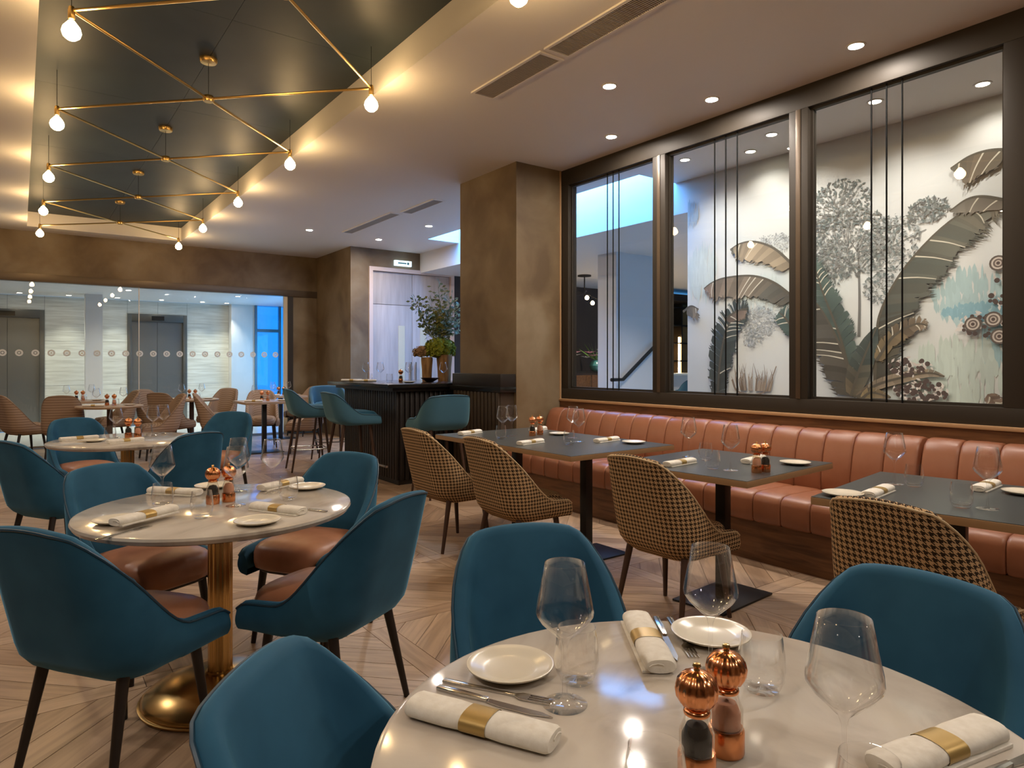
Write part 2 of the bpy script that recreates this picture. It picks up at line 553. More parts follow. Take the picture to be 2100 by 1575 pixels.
# ---- ceiling with tray and skylight slot
TX0, TX1, TY1, TZ = 0.09, 2.19, 12.4, 3.60
b = MB()
for x0, x1, y0, y1 in ((-5, TX0, -4, FY), (TX0, TX1, TY1, FY), (TX0, TX1, -4, -3), (TX1, 5.45, -4, FY), (5.45, 6.05, -4, 5.1), (5.45, 6.05, 9.8, FY)):
    b.box(x0, x1, y0, y1, CZ, CZ + 0.08)
ceiling = struct('ceiling', b.mesh('ceiling', smooth=False), M['ceiling'])
b = MB()
b.box(TX0 - 0.04, TX0, -3, TY1, CZ + 0.08, TZ + 0.04); b.box(TX1, TX1 + 0.04, -3, TY1, CZ + 0.08, TZ + 0.04)
b.box(TX0, TX1, TY1, TY1 + 0.04, CZ + 0.08, TZ + 0.04); b.box(TX0, TX1, -3.04, -3, CZ + 0.08, TZ + 0.04)
ob('tray_side', b.mesh('tray_side', smooth=False), M['ceiling'], ceiling)
nx, ny = 2, 8
for i in range(nx):
    for j in range(ny):
        x0 = TX0 + (TX1 - TX0) * i / nx; x1 = TX0 + (TX1 - TX0) * (i + 1) / nx
        y0 = -3 + (TY1 + 3) * j / ny; y1 = -3 + (TY1 + 3) * (j + 1) / ny
        ob('tray_panel', MB().box(x0 + 0.0012, x1 - 0.0012, y0 + 0.0012, y1 - 0.0012, TZ, TZ + 0.03).mesh('tray_panel', smooth=False), M['tray'], ceiling)
ob('tray_backing', MB().box(TX0, TX1, -3, TY1, TZ + 0.03, TZ + 0.05).mesh('tray_backing'), M['gasket'], ceiling)
b = MB()
b.box(5.41, 5.45, 5.06, 9.84, CZ + 0.08, 4.3); b.box(6.05, 6.09, 5.06, 9.84, CZ, 4.3)
b.box(5.45, 6.05, 5.06, 5.1, CZ + 0.08, 4.3); b.box(5.45, 6.05, 9.8, 9.84, CZ + 0.08, 4.3)
ob('skylight_well', b.mesh('skylight_well', smooth=False), M['white'], ceiling)

# ---- walls of the dining room
sbox('wall_left', -5.1, -5, -4, FY, 0, CZ, M['plaster'])
sbox('wall_back', -5, 6.05, -4.1, -4, 0, CZ, M['plaster'])
HZ = 2.60
GX1 = 4.115
sbox('wall_far', -5, 4.68, FY, FY + 0.18, HZ + 0.12, CZ, M['plaster'])
sbox('wall_far_side', GX1 + 0.10, 4.68, FY, FY + 0.18, 0, HZ + 0.12, M['plaster'])
sbox('wall_return', 4.68, 4.86, DY, FY + 0.18, 0, CZ, M['plaster'])
# wall with the double door, built as two sides and a head
DX0, DX1, DZ = 5.02, 6.78, 3.06
sbox('wall_door_left', 4.86, DX0, DY, DY + 0.15, 0, CZ, M['plaster'])
sbox('wall_door_head', DX0, DX1, DY, DY + 0.15, DZ, CZ, M['plaster'])
sbox('wall_door_right', DX1, 10.95, DY, DY + 0.15, 0, 3.42, M['darkwall'])
door = struct('door_1', MB().box(DX0, DX0 + 0.07, DY - 0.03, DY + 0.1, 0, DZ).box(DX1 - 0.07, DX1, DY - 0.03, DY + 0.1, 0, DZ).box(DX0 + 0.07, DX1 - 0.07, DY - 0.03, DY + 0.1, DZ - 0.07, DZ).mesh('door_frame', smooth=False), M['doorframe'])
mid = (DX0 + DX1) / 2
b0, b1, b2, b3 = DX0 + 0.075, mid - 0.004, mid + 0.004, DX1 - 0.075
for a0, a1, side in ((b0, b1, 1), (b2, b3, -1)):
    ob('over_panel', MB().box(a0, a1, DY + 0.03, DY + 0.07, 2.40, DZ - 0.075).mesh('over_panel', bevel=0.003), M['door'], door)
    lf = ob('door_leaf', MB().box(a0, a1, DY + 0.03, DY + 0.07, 0.005, 2.392).mesh('door_leaf', bevel=0.003), M['door'], door)
    vx = a1 - 0.28 if side > 0 else a0 + 0.16
    ob('vision_panel', MB().box(vx, vx + 0.13, DY + 0.022, DY + 0.03, 0.95, 2.02).mesh('vision_panel'), mat('vision_glass', (0.62, 0.55, 0.40), 0.25), lf)
    hx = a1 - 0.05 if side > 0 else a0 + 0.05
    ob('door_handle', MB().tube([(hx, DY - 0.02, 0.9), (hx, DY - 0.02, 1.35)], 0.012).mesh('door_handle'), M['chrome'], lf)
sbox('wall_door_backing', DX0, DX1, DY + 0.1, DY + 0.15, 0, DZ, M['gasket'])
# lit box sign above the door
sg = T('exit_sign', 'small pale blue lit box sign on the wall above the double door', 'sign', (5.68, DY, 3.16))
ob('sign_box', MB().box(-0.17, 0.17, -0.05, 0, -0.05, 0.05).mesh('sign_box', bevel=0.006), M['signwhite'], sg)
ob('sign_mark', MB().box(-0.11, 0.06, -0.0535, -0.0505, -0.012, 0.012).box(0.075, 0.115, -0.0535, -0.0505, -0.022, 0.022).mesh('sign_mark'), mat('sign_ink', (0.10, 0.30, 0.36), 0.5), sg)

# square pillar beside the windows
sbox('wall_pillar', 4.08, WX + 0.02, 5.50, 6.58, 0, CZ, M['plaster'])
sbox('trim_1', WX - 0.075, WX - 0.06, 5.492, 5.50, 0.93, CZ, M['sill'])

# ---- window wall: dark bronze frame, glass, thin rods
sbox('wall_right', WX, WX + 0.12, -4, 5.50, 0, 0.93, M['plaster'])
sbox('trim_2', WX - 0.07, WX, -2, 5.50, 0, 0.925, M['walnut'])
sbox('trim_3', WX - 0.085, WX + 0.02, -2, 5.50, 0.925, 0.95, M['sill'], bevel=0.004)
panes = [(5.39, 4.215), (4.067, 2.86), (2.71, 1.49), (1.35, -0.4)]
rods = [(4.84, 4.76, 4.68), (3.56, 3.45, 3.34), (2.27, 2.17, 2.07), ()]
PZ0, PZ1 = 1.06, 3.21
FX0, FX1 = WX - 0.05, WX + 0.07
sbox('trim_4', FX0, FX1, -2, 5.495, 0.95, PZ0, M['bronze'], bevel=0.004)
sbox('trim_5', FX0, FX1, -2, 5.495, PZ1, CZ, M['bronze'], bevel=0.004)
edges = [(5.495, 5.39), (4.215, 4.067), (2.86, 2.71), (1.49, 1.35), (-0.4, -2)]
for n, (ya, yb) in enumerate(edges):
    o = sbox('trim_%d' % (6 + n), FX0, FX1, yb, ya, PZ0, PZ1, M['bronze'], bevel=0.004)
    if n in (1, 2):
        c = (ya + yb) / 2
        ob('post_groove', MB().box(FX0 - 0.006, FX0 + 0.001, c - 0.018, c + 0.018, PZ0, PZ1).mesh('post_groove', bevel=0.002), M['bronze_head'], o)
for n, (ya, yb) in enumerate(panes):
    e = 0.018
    wn = struct('window_%d' % (n + 1), MB().box(WX - 0.01, WX + 0.03, ya - e, ya, PZ0, PZ1).box(WX - 0.01, WX + 0.03, yb, yb + e, PZ0, PZ1).box(WX - 0.01, WX + 0.03, yb + e, ya - e, PZ0, PZ0 + e).box(WX - 0.01, WX + 0.03, yb + e, ya - e, PZ1 - e, PZ1).mesh('window_bead', smooth=False), M['bronze'])
    ob('pane', MB().box(WX + 0.006, WX + 0.014, yb + e, ya - e, PZ0 + e, PZ1 - e).mesh('pane', smooth=False), M['pane'], wn)
    for y in rods[n]:
        ob('glazing_rod', MB().tube([(WX - 0.012, y, PZ0), (WX - 0.012, y, PZ1)], 0.006, 8).mesh('glazing_rod'), M['rod'], wn)

# ---- passage behind the windows: mural wall, stair wall, further rooms
MX, MY = 6.05, 4.93
mural_wall = sbox('wall_mural', MX, MX + 0.15, -4, MY, 0, CZ, M['mural'])
sbox('wall_bulkhead', MX, MX + 0.15, MY, DY, 3.02, CZ, M['white'])
sbox('wall_stair', 7.30, 8.38, 7.30, 7.70, 0, 3.02, M['white'])
sbox('ceiling_bar', MX + 0.15, 15.5, -1, DY, 3.02, 3.1, M['white'])
sbox('floor_bar', 6.04, 15.5, -1, DY, -0.1, 0, M['marblefloor'])
sbox('wall_bar_end', 15.4, 15.5, -1, DY, 0, 3.02, M['darkwall'])
# handrail on the stair wall
h = T('handrail', 'dark handrail climbing the white stair wall beyond the first window', 'handrail', (0, 0, 0))
ob('rail', MB().tube([(7.12, 7.22, 1.08), (7.36, 7.22, 1.08), (8.10, 7.22, 1.62), (8.36, 7.22, 1.80)], 0.028, 10).mesh('rail'), M['blackmetal'], h)
for x, z in ((7.45, 1.14), (8.05, 1.57)):
    ob('bracket', MB().tube([(x, 7.22, z), (x, 7.30, z - 0.03)], 0.009, 6).mesh('bracket'), M['blackmetal'], h)

# ---- far glazed wall and the lift lobby behind it
sbox('trim_12', -5, 4.68, FY - 0.03, FY + 0.10, HZ, HZ + 0.12, M['bronze_head'], bevel=0.004)
sbox('trim_13', GX1, GX1 + 0.10, FY - 0.02, FY + 0.10, 0, HZ, M['bronze'])
sbox('trim_14', GX1 - 0.07, GX1, FY + 0.0, FY + 0.05, 0, HZ, mat('glazing_edge_cream', (0.62, 0.52, 0.36), 0.5))
gw = struct('window_5', MB().box(-5, GX1, FY + 0.005, FY + 0.04, 0, 0.03).mesh('window_track'), M['chrome'])
joints = [-4.9, -3.4, -1.9, -0.4, 1.625, GX1 - 0.07]
for a, c in zip(joints, joints[1:]):
    ob('glass_panel', MB().box(a + 0.004, c - 0.004, FY + 0.012, FY + 0.022, 0.03, HZ).mesh('glass_panel', smooth=False), M['pane'], gw)
ob('joint_strip', MB().box(1.618, 1.632, FY + 0.004, FY + 0.03, 0.03, HZ).mesh('joint_strip'), M['trimwhite'], gw)
# frosted round manifestation marks
b = MB()
n = 20
ring = [(math.cos(2 * PI * k / n), math.sin(2 * PI * k / n)) for k in range(n)]
vs = [(x * 0.052, 0, z * 0.052) for x, z in ring] + [(x * 0.026, 0, z * 0.026) for x, z in ring]
b.add(vs, [(k, (k + 1) % n, n + (k + 1) % n, n + k) for k in range(n)])
n2 = len(b.v)
b.add([(x * 0.016, 0, z * 0.016) for x, z in ring], [tuple(range(n))])
dotme = b.mesh('frosted_mark', smooth=False); dotme.materials.append(M['dot'])
x = -0.62
while x < 3.9:
    o = bpy.data.objects.new('frosted_mark', dotme); COL.objects.link(o)
    o.location = (x, FY + 0.0105, 1.49); o.parent = gw
    x += 0.205
LY, LZ = 16.2, 2.66
lob = sbox('floor_lobby', -6, 8.0, FY + 0.1, LY, -0.1, 0, M['marblefloor'])
sbox('ceiling_lobby', -6, 8.0, FY + 0.18, LY, LZ, LZ + 0.08, M['white'])
sbox('wall_lobby_left', -6.1, -6, FY + 0.1, LY, 0, LZ, M['lobbywall'])
lifts = [(-0.78, 0.40), (1.83, 2.98)]
def tilewall(name, x0, x1, z0, z1):
    wl = sbox(name, x0, x1, LY + 0.02, LY + 0.1, z0, z1, M['gasket'])
    nx = max(1, round((x1 - x0) / 0.72)); nz = max(1, round((z1 - z0) / 0.9))
    for i in range(nx):
        for k in range(nz):
            a0 = x0 + (x1 - x0) * i / nx; a1 = x0 + (x1 - x0) * (i + 1) / nx
            c0 = z0 + (z1 - z0) * k / nz; c1 = z0 + (z1 - z0) * (k + 1) / nz
            ob('stone_panel', MB().box(a0 + 0.002, a1 - 0.002, LY, LY + 0.02, c0 + 0.002, c1 - 0.002).mesh('stone_panel', smooth=False), M['lobbywall'], wl)
tilewall('wall_lobby_1', -6, -0.78, 0, LZ)
tilewall('wall_lobby_2', -0.78, 0.40, 2.38, LZ)
tilewall('wall_lobby_3', 0.40, 1.83, 0, LZ)
tilewall('wall_lobby_4', 1.83, 2.98, 2.38, LZ)
tilewall('wall_lobby_5', 2.98, 3.85, 0, LZ)
sbox('wall_lobby_pier', 3.85, 4.35, LY - 0.25, LY + 0.1, 0, LZ, M['white'])
sbox('wall_lobby_column', 1.02, 1.30, 15.2, 15.5, 0, LZ, M['white'])
for n, (x0, x1) in enumerate(lifts):
    d = struct('door_%d' % (n + 2), MB().box(x0, x0 + 0.08, LY - 0.02, LY + 0.14, 0, 2.38).box(x1 - 0.08, x1, LY - 0.02, LY + 0.14, 0, 2.38).box(x0 + 0.08, x1 - 0.08, LY - 0.02, LY + 0.14, 2.22, 2.38).mesh('lift_surround', bevel=0.004), M['liftdark'])
    mm = (x0 + x1) / 2
    ob('lift_leaf', MB().box(x0 + 0.08, mm - 0.003, LY + 0.06, LY + 0.09, 0, 2.22).mesh('lift_leaf'), M['lift'], d)
    ob('lift_leaf', MB().box(mm + 0.003, x1 - 0.08, LY + 0.06, LY + 0.09, 0, 2.22).mesh('lift_leaf'), M['lift'], d)
    ob('lift_display', MB().box(mm - 0.12, mm + 0.12, LY - 0.03, LY - 0.02, 2.25, 2.34).mesh('lift_display'), M['blackglass'], d)
sbox('wall_lobby_backing', -6, 3.85, LY + 0.14, LY + 0.2, 0, LZ, M['gasket'])  # unseen slab added to stop outside light showing between the lift leaves
# blue glazed opening at the end of the lobby
wn = struct('window_6', MB().box(4.35, 4.40, LY - 0.3, LY - 0.2, 0, LZ).box(4.90, 4.94, LY - 0.3, LY - 0.2, 0, LZ).box(4.40, 4.90, LY - 0.29, LY - 0.21, 2.05, 2.12).box(5.55, 5.6, LY - 0.3, LY - 0.2, 0, LZ).mesh('window_frame'), mat('blue_grey_frame', (0.05, 0.16, 0.26), 0.4))
ob('pane', MB().box(4.40, 5.55, LY - 0.255, LY - 0.245, 0, LZ).mesh('pane', smooth=False), M['blueglass'], wn)
sbox('wall_lobby_end', 5.6, 8.0, LY - 0.3, LY + 0.1, 0, LZ, M['white'])

# ================================================================== MURAL PRINT (flat artwork on the passage wall)
rng = random.Random(11)
mur = MB()
INK = []
LAYER = [0]


def ink(poly, col, cols=None):
    LAYER[0] += 1
    x = MX - 0.001 - LAYER[0] * 0.0000035
    mur.add([(x, p[0], p[1]) for p in poly], [tuple(range(len(poly)))])
    INK.extend(cols if cols else [col] * len(poly))


def lerp(a, b, t): return tuple(p + (q - p) * t for p, q in zip(a, b))


def sample(pts, n):
    P_ = [Vector(p) for p in pts]
    P_ = [P_[0] * 2 - P_[1]] + P_ + [P_[-1] * 2 - P_[-2]]
    out = []
    for i in range(n):
        u = (len(P_) - 3) * i / (n - 1)
        k = min(int(u), len(P_) - 4); t = u - k
        a, b_, c, d = P_[k:k + 4]
        out.append(0.5 * ((2 * b_) + (c - a) * t + (2 * a - 5 * b_ + 4 * c - d) * t * t + (3 * b_ - a - 3 * c + d) * t ** 3))
    return out


def stroke(pts, w0, w1, col, n=14):
    ps = sample(pts, n)
    for i in range(n - 1):
        t = (ps[i + 1] - ps[i]).normalized(); nn = Vector((-t.y, t.x))
        a = w0 + (w1 - w0) * i / (n - 1); c = w0 + (w1 - w0) * (i + 1) / (n - 1)
        ink([ps[i] + nn * a, ps[i] - nn * a, ps[i + 1] - nn * c, ps[i + 1] + nn * c], col)


def clampz(p): return Vector((min(p.x, MY - 0.01), p.y))


def blade(mid, sgn, wd, cols, rag):
    n = 45
    ps = sample(mid, n)
    L = sum((ps[i + 1] - ps[i]).length for i in range(n - 1))
    k = 0
    lob = max(5, int(L / 0.06))
    for q in range(lob):
        t0, t1 = q / lob, (q + 1) / lob
        i0, i1 = int(t0 * (n - 1)), max(int(t0 * (n - 1)) + 1, int(t1 * (n - 1)))
        a, c = ps[i0], ps[i1]
        tt = (c - a).normalized(); nn = Vector((-tt.y, tt.x)) * sgn
        d = (nn * 0.86 + tt * 0.50).normalized()
        def W(t): return wd * max(0.12, math.sin(PI * min(1, 0.10 + 0.88 * t)) ** 0.65) * (1 - 0.25 * t)
        jag = (1 - 0.22 * rng.random()) if rag else 1
        cc = cols[0] if len(cols) == 1 else None
        f = (len(cols) - 1) * (t0 + 0.3 * (rng.random() - 0.5)); f = min(max(f, 0), len(cols) - 1.001)
        base = lerp(cols[int(f)], cols[int(f) + 1], f - int(f)) if len(cols) > 1 else cols[0]
        br = 0.8 + 0.45 * rng.random()
        base = tuple(v * br for v in base)
        steps = 6
        w0, w1 = W(t0) * jag, W(t1) * jag
        row = []
        for s_ in range(steps + 1):
            u = s_ / steps
            bend = tt * (wd * 0.22 * u * u)
            row.append((a + d * (w0 * u) - bend * 0.3, c + d * (w1 * u * (0.93 if rag else 1)) - bend * 0.3))
        for s_ in range(steps):
            u0, u1 = s_ / steps, (s_ + 1) / steps
            e0 = tuple(v * (1.0 + 0.35 * u0) for v in base); e1 = tuple(v * (1.0 + 0.35 * u1) for v in base)
            g = 0.0 if s_ < steps - 1 or not rag else 0.25
            x0, x1 = row[s_], row[s_ + 1]
            y1a = x1[0].lerp(x1[1], g * rng.random()); y1b = x1[1].lerp(x1[0], g * rng.random())
            ink([clampz(x0[0]), clampz(x0[1]), clampz(y1b), clampz(y1a)], None, [e0, e0, e1, e1])
        if rag and rng.random() < 0.30 and 0.08 < t0 < 0.9:
            stroke([row[0][0], row[3][0] + tt * 0.01, row[6][0].lerp(row[6][1], .2)], 0.006, 0.003, (0.62, 0.57, 0.45), 7)
        if rag and rng.random() < 0.7:
            for _ in range(3):
                u = rng.random(); o0 = row[6][0].lerp(row[6][1], u); ln = wd * (0.05 + 0.12 * rng.random())
                sd = tt * 0.010
                ink([o0 - sd, o0 + sd, o0 + d * ln], base)


LEAVES = [
    ('A', [(2.878, 1.068), (2.857, 1.516), (2.824, 1.769), (2.656, 2.09), (2.392, 2.381), (2.147, 2.535), (1.894, 2.544)], 0, 1, 0.175, [(0.1, 0.085, 0.06), (0.12, 0.13, 0.105), (0.2, 0.17, 0.12)], 1),
    ('C', [(3.636, 2.268), (3.844, 2.462), (4.063, 2.561), (4.235, 2.566), (4.354, 2.522)], -1, 1, 0.12, [(0.3, 0.24, 0.16), (0.42, 0.33, 0.22), (0.16, 0.15, 0.11)], 1),
    ('D', [(3.626, 1.951), (3.844, 2.123), (4.091, 2.217), (4.414, 2.23), (4.588, 2.195), (4.691, 2.141)], -1, 1, 0.14, [(0.1, 0.1, 0.08), (0.25, 0.2, 0.14), (0.38, 0.27, 0.2)], 1),
    ('D2', [(3.585, 1.582), (3.713, 1.753), (3.791, 1.829)], 1, 1, 0.11, [(0.08, 0.12, 0.105), (0.1, 0.14, 0.12)], 1),
    ('E', [(3.061, 1.127), (3.181, 1.569), (3.342, 1.983), (3.447, 2.315)], 1, 1, 0.13, [(0.085, 0.11, 0.09), (0.09, 0.125, 0.105), (0.11, 0.15, 0.125)], 1),
    ('F', [(3.035, 1.019), (3.159, 1.435), (3.342, 1.802), (3.511, 1.998)], 0, -1, 0.165, [(0.1, 0.085, 0.06), (0.11, 0.1, 0.08), (0.13, 0.11, 0.08)], 1),
    ('G', [(3.079, 1.03), (2.992, 1.303), (2.857, 1.635)], 1, 1, 0.09, [(0.16, 0.12, 0.07), (0.075, 0.09, 0.075), (0.06, 0.075, 0.065)], 0),
    ('G2', [(2.857, 1.346), (2.715, 1.554), (2.54, 1.65), (2.447, 1.634)], 1, 1, 0.07, [(0.26, 0.19, 0.1), (0.15, 0.11, 0.07), (0.3, 0.23, 0.16)], 1),
    ('H', [(1.872, 2.934), (2.015, 2.963), (2.147, 2.95), (2.278, 2.888)], -1, 1, 0.13, [(0.16, 0.13, 0.09), (0.2, 0.15, 0.1), (0.13, 0.12, 0.09)], 1),
    ('I', [(1.872, 2.543), (2.047, 2.615), (2.164, 2.615), (2.285, 2.545)], -1, 1, 0.075, [(0.24, 0.2, 0.15), (0.22, 0.2, 0.16)], 1),
    ('J', [(4.513, 0.944), (4.476, 1.351), (4.402, 1.661), (4.264, 1.859), (4.131, 1.891)], 1, 1, 0.15, [(0.075, 0.08, 0.065), (0.065, 0.08, 0.07), (0.06, 0.07, 0.06)], 1),
    ('J2', [(4.414, 1.791), (4.264, 1.869), (4.148, 1.872)], -1, 1, 0.06, [(0.16, 0.12, 0.09), (0.3, 0.22, 0.16)], 1),
    ('K', [(4.972, 1.903), (4.863, 1.961), (4.756, 1.921)], -1, 1, 0.1, [(0.16, 0.14, 0.11), (0.34, 0.27, 0.19)], 1),
    ('L', [(3.026, 1.019), (2.857, 1.133), (2.656, 1.2), (2.447, 1.244), (2.32, 1.217)], 1, 1, 0.04, [(0.16, 0.12, 0.08), (0.32, 0.25, 0.17), (0.24, 0.2, 0.15)], 0),
    ('M', [(2.983, 1.008), (2.898, 1.067), (2.735, 1.031)], 1, 1, 0.04, [(0.3, 0.22, 0.11), (0.2, 0.15, 0.09)], 0),
]
TRUNK = [([(3.018, 1.564), (3.013, 1.868), (3.018, 2.13), (3.026, 2.392)], 0.013), ([(3.018, 2.086), (3.114, 2.228), (3.227, 2.332)], 0.007), ([(3.018, 2.13), (2.919, 2.248), (2.695, 2.345), (2.465, 2.432)], 0.006), ([(3.022, 2.305), (3.136, 2.497)], 0.005), ([(3.022, 2.348), (2.898, 2.502)], 0.005), ([(3.07, 1.566), (3.168, 1.649)], 0.006)]
CANOPY = [((3.204, 2.775), 0.26, 0.2, 150), ((3.114, 2.405), 0.34, 0.28, 260), ((3.296, 2.25), 0.2, 0.2, 110), ((2.735, 2.35), 0.22, 0.22, 110), ((2.447, 2.59), 0.14, 0.09, 60), ((2.816, 1.981), 0.14, 0.12, 45)]
SHRUB = [((4.007, 1.744), 0.2, 0.16, 150), ((3.871, 2.514), 0.22, 0.1, 90), ((4.091, 1.599), 0.12, 0.1, 60)]
BLOOMS = [((2.586, 1.295), 0.16, 0.07, 40), ((2.502, 1.081), 0.2, 0.1, 60), ((2.047, 1.627), 0.17, 0.09, 26), ((1.951, 1.865), 0.06, 0.12, 8)]
RINGS = [(1.951, 2.088), (2.12, 1.63), (1.944, 1.529), (1.983, 1.661)]
WASH = [((2.164, 1.852), 0.26, 0.17, (0.42, 0.55, 0.55)), ((2.08, 1.723), 0.26, 0.07, (0.26, 0.44, 0.5)), ((1.967, 1.492), 0.12, 0.16, (0.36, 0.52, 0.54)), ((2.25, 1.265), 0.34, 0.22, (0.55, 0.62, 0.55)), ((4.007, 2.04), 0.25, 0.15, (0.56, 0.62, 0.6)), ((4.73, 2.316), 0.2, 0.25, (0.58, 0.64, 0.6)), ((4.897, 2.988), 0.12, 0.12, (0.45, 0.5, 0.5))]
REEDS = [((4.091, 1.176), 0.24, 0.22)]
FERN = [(2.021, 1.086), (1.935, 0.978)]



def wash(c, rx, rz, col, n=150):
    for _ in range(n):
        a = rng.random() * 2 * PI; r = math.sqrt(rng.random())
        y, z = c[0] + rx * r * math.cos(a), c[1] + rz * r * math.sin(a)
        hw, hh = rx * (0.025 + 0.05 * rng.random()), rz * (0.22 + 0.38 * rng.random())
        k = 0.93 + 0.14 * rng.random()
        ink([clampz(Vector(p)) for p in ((y - hw, z - hh * .6), (y - hw * .2, z - hh), (y + hw, z - hh * .4), (y + hw * .8, z + hh * .6), (y, z + hh), (y - hw * .8, z + hh * .5))], tuple(v * k for v in col))


def dabs(c, rx, rz, n, cols, s0, s1):
    for _ in range(n):
        a = rng.random() * 2 * PI; r = math.sqrt(rng.random())
        p = Vector((c[0] + rx * r * math.cos(a), c[1] + rz * r * math.sin(a)))
        an = rng.random() * PI; d = Vector((math.cos(an), math.sin(an))); e = Vector((-d.y, d.x))
        s_ = s0 + (s1 - s0) * rng.random()
        col = cols[rng.randrange(len(cols))]
        ink([clampz(p - d * s_), clampz(p + e * s_ * .42), clampz(p + d * s_), clampz(p - e * s_ * .42)], col)


for c, rx, rz, col in WASH: wash(c, rx, rz, col)
for pts, w_ in TRUNK: stroke(pts, w_, w_ * .5, (0.17, 0.165, 0.15))
GREY = [(0.13, 0.13, 0.12), (0.19, 0.20, 0.18), (0.32, 0.34, 0.33), (0.16, 0.19, 0.18)]
for c, rx, rz, n in CANOPY:
    dabs(c, rx * 1.15, rz * 1.15, int(n * 3.6), GREY, 0.008, 0.024)
    for _ in range(n // 6):
        p = Vector((c[0] + rx * (2 * rng.random() - 1) * .8, c[1] + rz * (2 * rng.random() - 1) * .8))
        q = p.lerp(Vector(c) - Vector((0, rz * .6)), 0.5)
        stroke([p, p.lerp(q, .5) + Vector((0.01, 0)), q], 0.002, 0.004, (0.24, 0.23, 0.21), 5)
for c, rx, rz, n in SHRUB: dabs(c, rx, rz, n * 2, [(0.34, 0.35, 0.34), (0.44, 0.45, 0.44), (0.26, 0.27, 0.26)], 0.008, 0.02)
for c, rx, rz in REEDS:
    for _ in range(46):
        y = c[0] + rx * (2 * rng.random() - 1); h_ = rz * (0.3 + 0.9 * rng.random()); ln = (rng.random() - .5) * .08
        k = rng.random()
        stroke([(y * .85 + c[0] * .15, c[1] - rz * .6), (y, c[1] - rz * .3 + h_ * .3), (y + ln, c[1] - rz * .5 + h_)], 0.008, 0.001, lerp((0.16, 0.11, 0.07), (0.42, 0.34, 0.26), k), 6)
    stroke([(c[0] + .24, c[1] - .02), (c[0] + .18, c[1] - .14), (c[0], c[1] - .17), (c[0] - .16, c[1] - .12), (c[0] - .27, c[1] + .12)], 0.012, 0.005, (0.24, 0.18, 0.13))
for nm, mid_, l_, r_, wd, cols, rag in LEAVES:
    wd *= 2.45
    cols = [tuple(v * 0.72 for v in c) for c in cols]
    d0 = Vector(mid_[-1]) - Vector(mid_[0]); nn = Vector((-d0.y, d0.x))
    if (l_, r_) == (1, 1):
        blade(mid_, 1, wd * .62, cols, rag); blade(mid_, -1, wd * .62, cols, rag)
    else:
        want = {(0, 1): Vector((-1, -.5)), (0, -1): Vector((1, -.3)), (-1, 1): Vector((0, -1))}[(l_, r_)]
        blade(mid_, 1 if nn.dot(want) > 0 else -1, wd, cols, rag)
    stroke(mid_, 0.014, 0.005, (0.10, 0.085, 0.06), 24)
for c, rx, rz, n in BLOOMS:
    dabs(c, rx * 1.1, rz * 1.15, n, [(0.62, 0.54, 0.48), (0.70, 0.64, 0.58)], 0.016, 0.03)
    for _ in range(n):
        a = rng.random() * 2 * PI; r = math.sqrt(rng.random()); s_ = 0.010 + 0.012 * rng.random()
        p = Vector((c[0] + rx * r * math.cos(a), c[1] + rz * r * math.sin(a)))
        ink([p + Vector((s_ * math.cos(2 * PI * k / 8), s_ * math.sin(2 * PI * k / 8))) for k in range(8)], (0.09, 0.06, 0.05))
for p in RINGS:
    for r_, col in ((0.060, (0.13, 0.10, 0.08)), (0.046, (0.62, 0.54, 0.46)), (0.034, (0.16, 0.12, 0.10)), (0.022, (0.55, 0.46, 0.38)), (0.013, (0.10, 0.07, 0.06))):
        ink([Vector(p) + Vector((r_ * math.cos(2 * PI * k / 16), r_ * math.sin(2 * PI * k / 16))) for k in range(16)], col)
blade(FERN, 1, 0.09, [(0.16, 0.11, 0.08), (0.22, 0.16, 0.12)], 1); blade(FERN, -1, 0.09, [(0.16, 0.11, 0.08), (0.22, 0.16, 0.12)], 1)
me = mur.mesh('mural_print', smooth=False, fix=False)
ca = me.color_attributes.new('ink', 'FLOAT_COLOR', 'POINT')
ca.data.foreach_set('color', [v for c in INK for v in (*c, 1.0)])
mo = ob('mural_print', me, M['print'], mural_wall)
mo['label'] = 'tropical mural of brown and green banana leaves, grey tree and blue palms'

# ================================================================== LIGHTS AND CEILING FITTINGS
# brass lattice pendant: six pairs of nodes, crossing rods, a bulb under every end node
NZ, NXL, NXR = 3.30, 0.235, 2.04
NY = [0.95, 2.73, 4.50, 6.30, 8.15, 10.0, 11.75]
lat = T('lattice_pendant', 'brass lattice pendant of crossing rods with glowing globe bulbs under the dark tray', 'pendant light', (1.14, 6.3, TZ))
LO = Vector((1.14, 6.3, TZ))
def lp(name, mb, mt, par=None):
    for i, v in enumerate(mb.v): mb.v[i] = tuple(Vector(v) - (LO if par is None else LO))
    return ob(name, mb.mesh(name), mt, par or lat)
for i in range(len(NY) - 1):
    ya, yb = NY[i], NY[i + 1]; yc = (ya + yb) / 2
    for xa, xb in ((NXL, NXR), (NXR, NXL)):
        lp('rod', MB().tube([(xa, ya, NZ), (xb, yb, NZ)], 0.009, 8), M['brassdark'])
    lp('centre_joint', MB().lathe([(0.0, -0.022), (0.035, -0.022), (0.042, 0), (0.035, 0.022), (0, 0.022)], 16, (1.14, yc, NZ)), M['brassdark'])
    lp('suspension_wire', MB().tube([(1.14, yc, NZ), (1.14, yc, TZ)], 0.002, 5), M['blackmetal'])
    lp('ceiling_rose', MB().lathe([(0.0, -0.035), (0.055, -0.032), (0.062, -0.02), (0.062, 0)], 20, (1.14, yc, TZ)), M['brassdark'])
bulb_prof = [(0.0, -0.118), (0.022, -0.112), (0.042, -0.094), (0.049, -0.07), (0.043, -0.045), (0.026, -0.022), (0.015, -0.008), (0.0, -0.006)]
